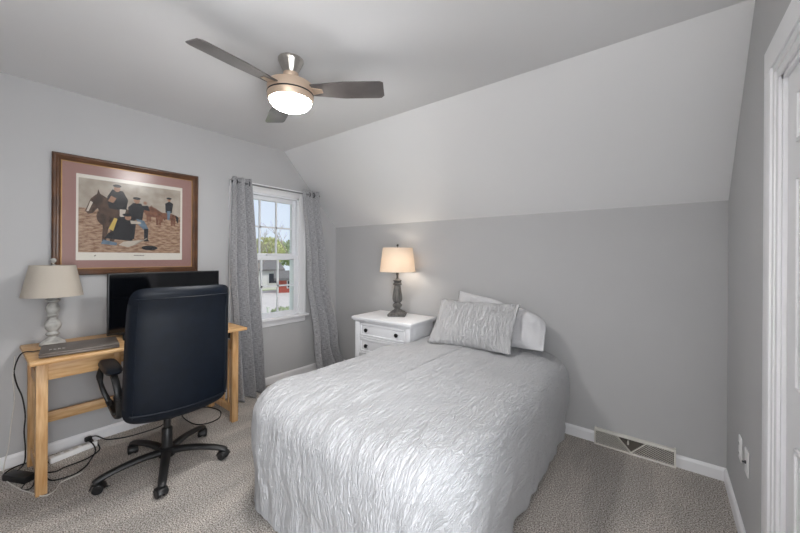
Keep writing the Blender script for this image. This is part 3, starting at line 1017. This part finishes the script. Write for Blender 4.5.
# rear panel seams and bottom piping
b = nb()
def onback(u, v, off=.0):
    e = max(abs(u), abs(v)); th = .0525 * (1 - .10 * e * e) * (max(0, 1 - e ** 10)) ** .5
    return TB @ bshape(Vector((-th - off, u * .2625, v * .375)), u, v, -1)
tube(b, [onback(-.86, v / 10, .0) for v in range(-9, 9)], .004, 6)
tube(b, [onback(.86, v / 10, .0) for v in range(-9, 9)], .004, 6)
tube(b, [onback(u / 10, -.86, .0) for u in range(-9, 10)], .006, 6)
tube(b, [onback(u / 10, .84, .0) for u in range(-9, 10)], .004, 6)
obj('piping', b, M['leather'], back, local=True)
for s in (-1, 1):
    b = nb()
    y = s * .280
    # looped arm frame
    loop = [(.17, y * .95, .44), (.185, y * 1.05, .52), (.182, y * 1.10, .60), (.14, y * 1.06, .668), (.04, y, .674), (-.10, y, .670), (-.165, y * .98, .62), (-.18, y * .95, .54), (-.14, y * .92, .45), (-.04, y * .92, .415), (.08, y * .92, .415), (.17, y * .95, .44)]
    tube(b, loop, .016, 10, sx=1.1, sy=.8)
    box(b, -.04, .20, s * .20 - .03, s * .20 + .075 * s, .415, .432, .004)
    ar = obj('armrest', b, M['plastic'], ch, local=True)
    b = nb(); cushion(b, .094, .33, .046, 10, 22, 3.2, .3, XF((.015, y, .692), (0, pi / 2, 0)))
    obj('arm_pad', b, M['leather'], ar, local=True)

# ------------------------------------------------------------------ nightstand
ns = thing('nightstand', 'white nightstand with narrow drawers and black knobs beside the bed', 'nightstand', (1.168, -.272, 0), radians(3.2))
NW, ND, NH = .70, .46, .76
bm = nb(); box(bm, -NW / 2, NW / 2, -ND / 2, ND / 2, NH - .028, NH, .006); box(bm, -NW / 2 + .012, NW / 2 - .012, -ND / 2 + .012, ND / 2 - .004, NH - .042, NH - .028, .004)
obj('nightstand_top', bm, M['nightst'], ns, local=True)
bw, bd = NW / 2 - .028, ND / 2 - .026
bm = nb()
box(bm, -bw, bw, -bd + .03, bd, .07, NH - .042, .002)
for s in (-1, 1):
    box(bm, s * bw - .0 if s < 0 else bw - .05, -bw + .05 if s < 0 else bw, -bd, -bd + .035, .0, NH - .042, .003)
    box(bm, s * bw if s < 0 else bw - .05, -bw + .05 if s < 0 else bw, bd - .05, bd, .0, .08, .003)
zr = [.095, .300, .505, .705]
for z in (.085, .246, .400, .552, .700):
    box(bm, -bw + .05, bw - .05, -bd + .002, -bd + .035, z, z + .020 if z < .69 else NH - .042, .002)
obj('carcass', bm, M['nightst'], ns, local=True)
for (z0, z1) in ((.107, .244), (.268, .398), (.422, .550), (.574, .698)):
    b = nb()
    xa = bw - .054
    box(b, -xa, xa, -bd + .014, -bd + .03, z0, z1, .001)
    for (a, c, e, f_) in ((-xa, xa, z0, z0 + .02), (-xa, xa, z1 - .02, z1), (-xa, -xa + .02, z0, z1), (xa - .02, xa, z0, z1)):
        box(b, a, c, -bd + .003, -bd + .016, e, f_, .005)
    dr = obj('drawer', b, M['nightst'], ns, local=True)
    for s in (-1, 1):
        k = nb(); lathe(k, [(.006, 0), (.007, .012), (.014, .016), (.019, .022), (.0185, .029), (.011, .035), (.001, .036)], XF((s * .178, -bd + .014, (z0 + z1) / 2), (pi / 2, 0, 0)), 18)
        obj('knob', k, M['knob'], dr, local=True)

# nightstand lamp
nl = thing('table_lamp', 'lit table lamp with charcoal baluster base on the nightstand', 'lamp', (1.165, -.215, NH), radians(30))
bm = nb()
def sqring(b, prof, T=None):
    rings = []
    for (r, z) in prof:
        rings.append([b.verts.new((r * sx, r * sy, z)) for sx, sy in ((-1, -1), (1, -1), (1, 1), (-1, 1))])
    for i in range(len(rings) - 1):
        for k in range(4):
            b.faces.new((rings[i][k], rings[i][(k + 1) % 4], rings[i + 1][(k + 1) % 4], rings[i + 1][k]))
    b.faces.new(list(reversed(rings[0]))); b.faces.new(rings[-1])
sqring(bm, [(.082, 0), (.085, .006), (.085, .022), (.072, .030), (.058, .042), (.042, .052), (.036, .058)])
lathe(bm, [(.030, .055), (.034, .062), (.026, .072), (.040, .085), (.048, .100), (.046, .112), (.030, .124), (.028, .130), (.044, .142), (.050, .165), (.048, .195), (.040, .240), (.033, .285), (.030, .300), (.044, .306), (.046, .316), (.032, .324), (.034, .336), (.042, .342), (.042, .352), (.022, .360), (.014, .372)], None, 28)
obj('lamp_base', bm, M['darklamp'], nl, local=True, angle=40)
bm = nb(); lathe(bm, [(.012, .37), (.012, .40), (.016, .402), (.016, .44), (.006, .445), (.006, .675)], None, 14)
obj('harp_stem', bm, M['darklamp'], nl, local=True)
bm = nb(); lathe(bm, [(.008, .675), (.008, .680), (.004, .684), (.012, .692), (.013, .700), (.006, .708), (.001, .709)], None, 14)
obj('finial', bm, M['knob'], nl, local=True)
sh = obj('lamp_shade', shade_mesh(.178, .148, .435, .672), M['linen_lit'], nl, local=True, angle=50)
bm = nb()
for k in range(3):
    a = 2 * pi * k / 3
    tube(bm, [(.005 * cos(a), .005 * sin(a), .670), (.144 * cos(a), .144 * sin(a), .664)], .002, 6, False)
obj('shade_spider', bm, M['nickel'], sh, local=True)
bm = nb(); lathe(bm, [(.012, .445), (.014, .47), (.026, .50), (.031, .525), (.026, .55), (.012, .562), (.001, .565)], XF((.02, 0, 0)), 16)
obj('bulb', bm, emit_mat('lit_bulb', (1, .90, .78, 1), 60.0), nl, local=True)

# ------------------------------------------------------------------ bed
bed = thing('bed', 'single bed covered by the white crinkled comforter against the knee wall', 'bed', (2.04, -.95, 0))
bm = nb(); box(bm, 1.575, 2.54, -1.74, -.07, .36, .545, .05, seg=3)
obj('mattress', bm, M['cotton'], bed)
bm = nb(); box(bm, 1.585, 2.53, -1.73, -.075, .16, .355, .02)
obj('box_spring', bm, M['cotton'], bed)
for xx in (1.64, 2.48):
    for yy in (-1.68, -.14):
        bm = nb(); lathe(bm, [(.022, 0), (.026, .16)], XF((xx, yy, 0)), 12); obj('leg', bm, M['plastic'], bed)

OX0, OX1, OY0, OY1 = 1.495, 2.565, -1.775, -.045
def outline(n):
    """points, outward normals and arc position of the rounded rectangle, ccw"""
    rc = {'fl': .13, 'fr': .16, 'hr': .12, 'hl': .10}
    segs = []
    pts = []
    def arc(cx, cy, r, a0, a1):
        L = r * abs(a1 - a0)
        segs.append((L, lambda t: ((cx + r * cos(a0 + (a1 - a0) * t), cy + r * sin(a0 + (a1 - a0) * t)), (cos(a0 + (a1 - a0) * t), sin(a0 + (a1 - a0) * t)))))
    def line(ax, ay, bx, by, nx, ny):
        L = math.hypot(bx - ax, by - ay)
        segs.append((L, lambda t: ((ax + (bx - ax) * t, ay + (by - ay) * t), (nx, ny))))
    r1, r2, r3, r4 = rc['fl'], rc['fr'], rc['hr'], rc['hl']
    line(OX0 + r1, OY0, OX1 - r2, OY0, 0, -1); arc(OX1 - r2, OY0 + r2, r2, -pi / 2, 0)
    line(OX1, OY0 + r2, OX1, OY1 - r3, 1, 0); arc(OX1 - r3, OY1 - r3, r3, 0, pi / 2)
    line(OX1 - r3, OY1, OX0 + r4, OY1, 0, 1); arc(OX0 + r4, OY1 - r4, r4, pi / 2, pi)
    line(OX0, OY1 - r4, OX0, OY0 + r1, -1, 0); arc(OX0 + r1, OY0 + r1, r1, pi, 1.5 * pi)
    tot = sum(s[0] for s in segs)
    out = []
    for k in range(n):
        d = tot * k / n
        acc = 0
        for (L, f) in segs:
            if d <= acc + L + 1e-9:
                out.append((*f((d - acc) / L), d)); break
            acc += L
    return out, tot


b = nb()
uvl = b.loops.layers.uv.new('UVMap')
NP = 520
OUT, TOT = outline(NP)
RB = .140                          # bend radius at the mattress edge
def ztop(x, y):
    fx = (x - 2.045) / .53; fy = (y + .9) / .87
    z = .612 + .040 * max(0, 1 - abs(fx) ** 3) * max(0, 1 - abs(min(fy, .5) if fy > 0 else fy) ** 4)
    z += .018 * noise.noise(Vector((x * 3.2, y * 2.6, 1.3))) + .006 * noise.noise(Vector((x * 14, y * 4, 4.2)))
    if fy > .3: z -= .015 * (fy - .3)
    return z
rows = []; uvs = []
NI, NBND, ND_ = 34, 10, 30
for k, ((x, y), (nx, ny), d) in enumerate(OUT):
    sp = (2.045 + (x - 2.045) * .012, max(-1.35, min(-.45, y)))
    col = []; uv = []
    for i in range(NI + 1):
        f = (i / NI) ** .85
        px, py = sp[0] + (x - sp[0]) * f, sp[1] + (y - sp[1]) * f
        col.append(Vector((px, py, ztop(px, py)))); uv.append((px, py))
    z0 = ztop(x, y)
    head = max(0, ny) ** 2            # the side at the wall hangs straight down
    cornerness = cornerness0 = abs(nx * ny) * 2
    flare = -.030 + .01 * max(0, -nx) + .012 * max(0, -ny) - .02 * cornerness0
    s_ = d * 1.0
    for i in range(1, NBND + 1):
        t = i / NBND * pi / 2
        o_ = RB * sin(t) * (1 - head); zz = z0 - RB * (1 - cos(t))
        p = Vector((x + nx * o_, y + ny * o_, zz))
        a = RB * t
        col.append(p); uv.append((x + nx * a, y + ny * a))
    zb = z0 - RB
    hem = .012 + .020 * (noise.noise(Vector((d * 3.0, 0, 9.0))) + .4)
    hem = max(.006, hem)
    for i in range(1, ND_ + 1):
        t = i / ND_
        fold = noise.noise(Vector((d * 4.2, t * .7, 3.3))) * .9 + noise.noise(Vector((d * 9.5, t * 1.2, 8.1))) * .45
        belly = .012 * sin(min(1, t * 1.5) * pi)
        o_ = (RB + flare * t + belly + fold * .040 * t ** .8 + .015 * cornerness * t) * (1 - head)
        ang = math.atan2(ny, nx)          # gathered dents where the foot turns into the right side
        o_ -= (.050 * math.exp(-((ang + .75) / .10) ** 2) + .035 * math.exp(-((ang + 1.25) / .07) ** 2)) * sin(pi * min(1, t * 1.15)) * (1 if ny < 0 and nx > 0 else 0)
        zz = zb + (hem - zb) * t
        zz += .006 * noise.noise(Vector((d * 20, t * 5, 2.0)))
        p = Vector((x + nx * o_, min(-.022, y + ny * o_), max(.004, zz)))
        a = RB * pi / 2 + (zb - zz)
        col.append(p); uv.append((x + nx * a, y + ny * a))
    rows.append(col); uvs.append(uv)
# small crinkles in the surface itself: ridges along the cloth's length
def crink(p, uv):
    n_ = noise.noise(Vector((uv[0] * 24, uv[1] * 6.0, 0.7)))
    n2 = noise.noise(Vector((uv[0] * 9, uv[1] * 7.0, 5.7)))
    return (.25 - abs(n_)) * .010 + n2 * .008
VV = []
for k in range(NP):
    col = []
    for i, p in enumerate(rows[k]):
        (nx, ny) = OUT[k][1]
        c = crink(p, uvs[k][i]) * min(1, i / 4)
        tt = min(1, max(0, (i - NI) / NBND))
        nvec = Vector((nx * sin(tt * pi / 2), ny * sin(tt * pi / 2), cos(tt * pi / 2)))
        head = max(0, ny) ** 2
        q = p + nvec * c * (1 - head * tt)
        q.y = min(q.y, -.020); q.z = max(q.z, .003)
        k_ = min(1, max(0, (q.y + .95) / .38)); k_ = k_ * k_ * (3 - 2 * k_)
        q.x = max(q.x, 1.30 + .235 * k_ + .012 * noise.noise(Vector((q.y * 6, q.z * 6, 1))))
        col.append(b.verts.new(q))
    VV.append(col)
NR = len(rows[0])
for k in range(NP):
    k2 = (k + 1) % NP
    for i in range(NR - 1):
        f = b.faces.new((VV[k][i], VV[k][i + 1], VV[k2][i + 1], VV[k2][i]))
        for lp_, (kk, ii) in zip(f.loops, ((k, i), (k, i + 1), (k2, i + 1), (k2, i))):
            lp_[uvl].uv = uvs[kk][ii]
f = b.faces.new([VV[k][0] for k in range(NP)])
for lp_ in f.loops:
    lp_[uvl].uv = (lp_.vert.co.x, lp_.vert.co.y)
bmesh.ops.triangulate(b, faces=[f])
comf = obj('comforter', b, M['comforter'], None, True, angle=180)
tag(comf, 'white crinkled comforter draped over the bed down to the carpet', 'comforter')


def pillow(label, w, h, t, loc, rot, m, seed, flange=0.0, wr=1.0, droop=0.0):
    b = nb(); uvl = b.loops.layers.uv.new('UVMap')
    nx, ny = 64, 52
    T = XF(loc, rot)
    g = {}; uvd = {}
    for s in (1, -1):
        for i in range(nx + 1):
            for j in range(ny + 1):
                if s == -1 and (i in (0, nx) or j in (0, ny)):
                    g[(s, i, j)] = g[(1, i, j)]; continue
                u = -1 + 2 * i / nx; v = -1 + 2 * j / ny
                # pulled-in sides between pointed corners
                x = u * w / 2 * (1 - .045 * (1 - v * v)); y = v * h / 2 * (1 - .06 * (1 - u * u))
                if droop and u > 0 and v > 0:      # slumped corner
                    q_ = (u * v) ** 1.5
                    y -= droop * q_; x -= droop * .55 * q_
                fl = 1 - flange
                eu, ev = min(1, abs(u) / fl), min(1, abs(v) / fl)
                th = t / 2 * ((1 - eu ** 2.6) * (1 - ev ** 2.6)) ** .55 + .003
                if i in (0, nx) or j in (0, ny): th = 0
                nn = noise.noise(Vector((x * 16, y * 4.5, seed))) * .010 + noise.noise(Vector((x * 7, y * 7, seed + 3))) * .016
                nn *= wr * min(1, (1 - max(abs(u), abs(v))) * 5 + .12)
                wav = .012 * noise.noise(Vector((x * 5, y * 5, seed + 9))) * max(abs(u), abs(v)) ** 3
                z = s * (th + max(nn, -th * .7)) + wav * 1.2
                g[(s, i, j)] = b.verts.new(T @ Vector((x, y, z)))
                
    for s in (1, -1):
        for i in range(nx):
            for j in range(ny):
                f = b.faces.new((g[(s, i, j)], g[(s, i + 1, j)], g[(s, i + 1, j + 1)], g[(s, i, j + 1)]))
                for lp_, (ii, jj) in zip(f.loops, ((i, j), (i + 1, j), (i + 1, j + 1), (i, j + 1))):
                    lp_[uvl].uv = (ii / nx * w, jj / ny * h)
    o = obj('pillow', b, m, None, True, angle=180)
    return tag(o, label, 'pillow')


pillow('white crinkled sham in front of the other pillows on the bed', .685, .42, .15, (2.045, -.36, .812), (radians(52), radians(-1), radians(3)), M['sham'], 3.0, .03, 1.5)
pillow('plain white pillow sticking out right behind the crinkled sham', .60, .36, .14, (2.275, -.185, .803), (radians(56), radians(-3), radians(-3)), M['cotton'], 8.0, .06, 2.6, .10)
pillow('plain white pillow standing at the back against the wall with its top corner showing', .64, .40, .085, (2.05, -.075, .805), (radians(78), radians(6), radians(0)), M['cotton'], 12.0, .06, 1.4, .10)

# ------------------------------------------------------------------ ceiling fan
FX, FY = 1.547, -1.695
fan = thing('ceiling_fan', 'three blade ceiling fan with lit opal dome under the flat ceiling', 'ceiling fan', (FX, FY, H))
bm = nb()
rg_ = lathe(bm, [(.070, 0), (.070, -.012), (.066, -.020), (.053, -.048), (.040, -.074), (.037, -.078)], None, 48)
for r_ in rg_[2:5]:                    # soft flutes
    for k, v in enumerate(r_):
        f_ = 1 - .05 * (k % 4 == 0)
        v.co.x *= f_; v.co.y *= f_
obj('canopy', bm, M['nickel'], fan, local=True)
bm = nb(); lathe(bm, [(.034, -.076), (.043, -.080), (.043, -.108), (.036, -.118), (.036, -.140)], None, 28)
obj('neck', bm, M['champagne'], fan, local=True)
bm = nb(); lathe(bm, [(0.0463, -.138), (0.1129, -.141), (0.1240, -.146), (0.1286, -.154), (0.1286, -.198), (0.1240, -.200)], None, 56)
hs = obj('motor_housing', bm, M['champagne'], fan, local=True)
bm = nb(); lathe(bm, [(0.1156, -.198), (0.1300, -.199), (0.1300, -.203), (0.1156, -.204)], None, 56)
obj('band', bm, M['ringm'], hs, local=True)
bm = nb(); lathe(bm, [(0.1203, -.203), (0.1286, -.206), (0.1277, -.222), (0.1203, -.241), (0.1138, -.242)], None, 56)
obj('light_ring', bm, M['champagne'], fan, local=True)
bm = nb(); lathe(bm, [(0.1156, -.239), (0.1129, -.250), (0.0999, -.267), (0.0740, -.281), (0.0407, -.290), (0.0019, -.293)], None, 56)
obj('light_dome', bm, M['globe'], fan, local=True)
for k in range(3):
    a = radians(-85 + 121.5 * k)
    T = XF((0, 0, -.176), (0, 0, a))
    b = nb()
    # blade outline in its plane, root to tip
    n_ = 26
    up_, dn_ = [], []
    for i in range(n_ + 1):
        t = i / n_
        r = .115 + t * .422
        wl = .044 + .026 * min(1, t * 2.2) - .004 * t
        wr_ = .044 + .020 * min(1, t * 2.2) + .003 * t
        if t > .94:
            c = (t - .94) / .06
            wl *= 1 - .30 * c ** 2; wr_ *= 1 - .16 * c ** 2
        tw = radians(12)
        up_.append((r, wl)); dn_.append((r, -wr_))
    poly = up_ + list(reversed(dn_))
    def pt(x, y, z):
        q = Vector((x, y * cos(radians(12)), -y * sin(radians(12)) + z))
        return T @ q
    Aq = [b.verts.new(pt(x, y, .003)) for x, y in poly]; Bq = [b.verts.new(pt(x, y, -.003)) for x, y in poly]
    N_ = len(poly)
    L1, L2 = n_ + 1, N_
    for i in range(n_):
        b.faces.new((Aq[i], Aq[i + 1], Aq[N_ - 2 - i], Aq[N_ - 1 - i]))
        b.faces.new((Bq[i], Bq[N_ - 1 - i], Bq[N_ - 2 - i], Bq[i + 1]))
    for i in range(N_):
        j = (i + 1) % N_
        b.faces.new((Aq[i], Bq[i], Bq[j], Aq[j]))
    bl = obj('blade', b, M['bladew'], fan, local=True, angle=30)
    b = nb()
    vsx = [pt(.10, -.034, -.004), pt(.10, .034, -.004), pt(.185, .014, -.004), pt(.185, -.014, -.004)]
    lo = [b.verts.new(v + Vector((0, 0, -.004))) for v in vsx]; hi = [b.verts.new(v) for v in vsx]
    b.faces.new(lo); b.faces.new(list(reversed(hi)))
    for i in range(4): b.faces.new((lo[i], hi[i], hi[(i + 1) % 4], lo[(i + 1) % 4]))
    obj('blade_bracket', b, M['champagne'], bl, local=True)

# unseen lamp added as a body for the upward fill light
tl_ = thing('fill_torchiere', 'nickel upright fill lamp added in the unseen corner behind the camera', 'floor lamp', (3.10, -3.42, 0))
bm = nb(); lathe(bm, [(.13, 0), (.13, .015), (.03, .035), (.012, .05)], None, 28); obj('base', bm, M['nickel'], tl_, local=True)
bm = nb(); lathe(bm, [(.012, .045), (.012, 1.70)], None, 14); obj('pole', bm, M['nickel'], tl_, local=True)
bm = nb(); lathe(bm, [(.02, 1.69), (.09, 1.72), (.17, 1.80), (.20, 1.86), (.195, 1.86), (.165, 1.81), (.08, 1.735), (.02, 1.72)], None, 36, cap=False); obj('lamp_bowl', bm, M['nickel'], tl_, local=True)

# ------------------------------------------------------------------ floor register, outlets
rg = thing('floor_register', 'white metal baseboard air register with two diagonal vanes', 'air register', (3.083, 0, 0))
vx0, vx1, vy, vh = 2.853, 3.312, -.030, .112
bm = nb()
box(bm, vx0, vx0 + .010, vy - .006, -.001, 0, vh + .006, .002); box(bm, vx1 - .010, vx1, vy - .006, -.001, 0, vh + .006, .002)
box(bm, vx0, vx1, vy, -.001, vh - .016, vh, .003); box(bm, vx0, vx1, vy - .008, vy + .004, 0, .012, .002)
obj('register_frame', bm, M['register'], rg)
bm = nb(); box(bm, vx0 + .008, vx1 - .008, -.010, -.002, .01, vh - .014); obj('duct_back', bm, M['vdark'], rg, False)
zt_, zb_ = vh - .014, .010
W_ = vx1 - vx0
xm = vx0 + .48 * W_
for sgn, xt, xend in ((1, vx0 + .30 * W_, vx0 + .012), (-1, vx0 + .66 * W_, vx1 - .012)):
    bm = nb()
    dxx = xm - xt                      # run of a bar parallel to the vane
    off = .0065
    while True:
        a = xt - sgn * off; c = a + dxx     # top and foot
        za, zc = zt_, zb_
        if (a - xend) * sgn < 0:
            f_ = (xend - a) / dxx
            a, za = xend, zt_ + (zb_ - zt_) * f_
        if (c - xend) * sgn <= .004: break
        prism(bm, [(a - .0015, za), (a + .0015, za), (c + .0015, zc), (c - .0015, zc)], 'y', -.022, -.010)
        off += .0125
    obj('louvre_bars', bm, M['register'], rg, False)
    bm = nb(); d = .004
    prism(bm, [(xt - d, zt_), (xt + d, zt_), (xm + d, zb_), (xm - d, zb_)], 'y', -.032, -.020)
    obj('vane', bm, M['register'], rg, False)
bm = nb(); box(bm, xm - .022, xm - .012, -.034, -.008, vh - .052, vh - .030, .002); obj('damper_lever', bm, M['register'], rg)


def plate(label, yc, zc, kind):
    t = thing('wall_outlet', label, 'wall outlet', (X1, yc, zc))
    b = nb(); box(b, -.006, 0, -.036, .036, -.058, .058, .003); obj('cover_plate', b, M['plate'], t, local=True)
    if kind == 'duplex':
        for s in (-1, 1):
            b = nb(); lathe(b, [(.017, 0), (.017, .003), (.015, .004)], XF((-.005, 0, s * .024), (0, -pi / 2, 0)), 20)
            so_ = obj('socket', b, M['plate'], t, local=True)
            b = nb()
            box(b, -.0096, -.008, -.008, -.0055, s * .024 - .006, s * .024 + .006); box(b, -.0096, -.008, .0055, .008, s * .024 - .005, s * .024 + .005)
            obj('slots', b, M['rubber'], so_, False, True)
    else:
        b = nb(); lathe(b, [(.007, 0), (.007, .006), (.004, .007), (.004, .014)], XF((-.005, 0, 0), (0, -pi / 2, 0)), 14)
        obj('cable_jack', b, M['ringm'], t, local=True)
    return t


plate('white power outlet plate nearer the corner on the right wall', -.477, .41, 'duplex')
plate('white cable jack plate nearer the door on the right wall', -.637, .418, 'jack')

# ------------------------------------------------------------------ cords and power gear under the desk
def cord(name, label, pts, r, m, sub=7):
    b = nb(); tube(b, pts, r, 8, True, sub)
    return tag(obj(name, b, m, None), label, 'cable')


cord('black_cable', 'black laptop cord hanging over the left end of the desk', [(.30, -2.56, .772), (.33, -2.60, .775), (.32, -2.640, .775), (.305, -2.66, .735), (.30, -2.672, .667), (.30, -2.661, .589), (.30, -2.640, .51), (.30, -2.628, .40), (.30, -2.632, .31), (.28, -2.625, .19), (.25, -2.628, .10), (.20, -2.65, .047)], .0035, M['rubber'])
cord('white_cable', 'thin white cord running down the wall left of the desk and along the carpet', [(.012, -2.655, .70), (.012, -2.662, .553), (.012, -2.655, .425), (.014, -2.669, .272), (.016, -2.677, .15), (.022, -2.696, .034), (.10, -2.70, .005), (.216, -2.689, .005), (.359, -2.65, .005), (.449, -2.615, .005), (.540, -2.575, .005), (.53, -2.53, .005), (.464, -2.50, .005), (.448, -2.457, .005), (.432, -2.40, .005)], .003, M['whitecord'])
ab = thing('power_adapter', 'black power brick on the carpet by the left desk leg', 'power adapter', (.225, -2.645, 0), radians(28))
bm = nb(); box(bm, -.085, .085, -.03, .03, 0, .038, .006); obj('brick', bm, M['plastic'], ab, local=True)
bm = nb(); box(bm, -.087, -.0845, -.012, .012, .008, .03, .001); obj('brick_label', bm, M['pale'], ab, local=True, smooth=False)
ps = thing('power_strip', 'white power strip on the carpet against the left baseboard', 'power strip', (.115, -2.395, 0), radians(101))
bm = nb(); box(bm, -.12, .12, -.026, .026, 0, .036, .006); bd_ = obj('strip_body', bm, M['plate'], ps, local=True)
for k in range(4):
    b = nb(); box(b, -.095 + k * .045, -.068 + k * .045, -.013, .013, .0355, .0375, .001); obj('socket', b, M['whitecord'], bd_, local=True)
b = nb(); box(b, .085, .105, -.01, .01, .0355, .042, .002); obj('rocker_switch', b, M['rubber'], bd_, local=True)
pl = thing('power_plug', 'black plug sitting in the far end of the white power strip', 'plug', (.07, -2.315, .0375), radians(101))
bm = nb(); box(bm, -.018, .018, -.014, .014, .0, .028, .004); obj('plug_body', bm, M['plastic'], pl, local=True)
cord('black_cable', 'black cord running from the power strip along the wall to behind the chair', [(.07, -2.31, .062), (.06, -2.27, .05), (.06, -2.22, .006), (.10, -2.18, .005), (.144, -2.097, .005), (.156, -1.978, .005), (.144, -1.90, .005), (.085, -1.84, .005), (.05, -1.76, .005)], .004, M['rubber'])
cord('black_cable', 'black cord looped on the carpet behind the chair near the right desk leg', [(.04, -1.72, .005), (.144, -1.742, .005), (.322, -1.726, .005), (.385, -1.654, .005), (.362, -1.56, .005), (.245, -1.50, .005), (.11, -1.52, .005), (.05, -1.56, .005)], .004, M['rubber'])
cord('black_cable', 'black cord wandering from the power strip to the left desk leg', [(.085, -2.33, .062), (.13, -2.30, .03), (.20, -2.30, .005), (.30, -2.34, .005), (.375, -2.38, .005), (.42, -2.44, .005), (.40, -2.52, .005), (.33, -2.545, .005)], .004, M['rubber'])
cord('black_cable', 'black cord crossing the carpet in front of the power strip', [(.06, -2.30, .045), (.11, -2.27, .006), (.20, -2.28, .005), (.26, -2.34, .005), (.275, -2.40, .005), (.29, -2.46, .010), (.305, -2.50, .010), (.26, -2.54, .006), (.20, -2.53, .005)], .004, M['rubber'])
cord('black_cable', 'black cord making a wide loop left of the power brick', [(.15, -2.50, .006), (.10, -2.53, .006), (.05, -2.565, .006), (.03, -2.62, .006), (.05, -2.67, .006), (.10, -2.70, .010), (.14, -2.695, .02)], .004, M['rubber'])
cord('black_cable', 'short black cord curling in front of the power brick', [(.30, -2.61, .02), (.33, -2.635, .006), (.37, -2.645, .005), (.40, -2.62, .005), (.37, -2.60, .005), (.32, -2.59, .010)], .003, M['rubber'])
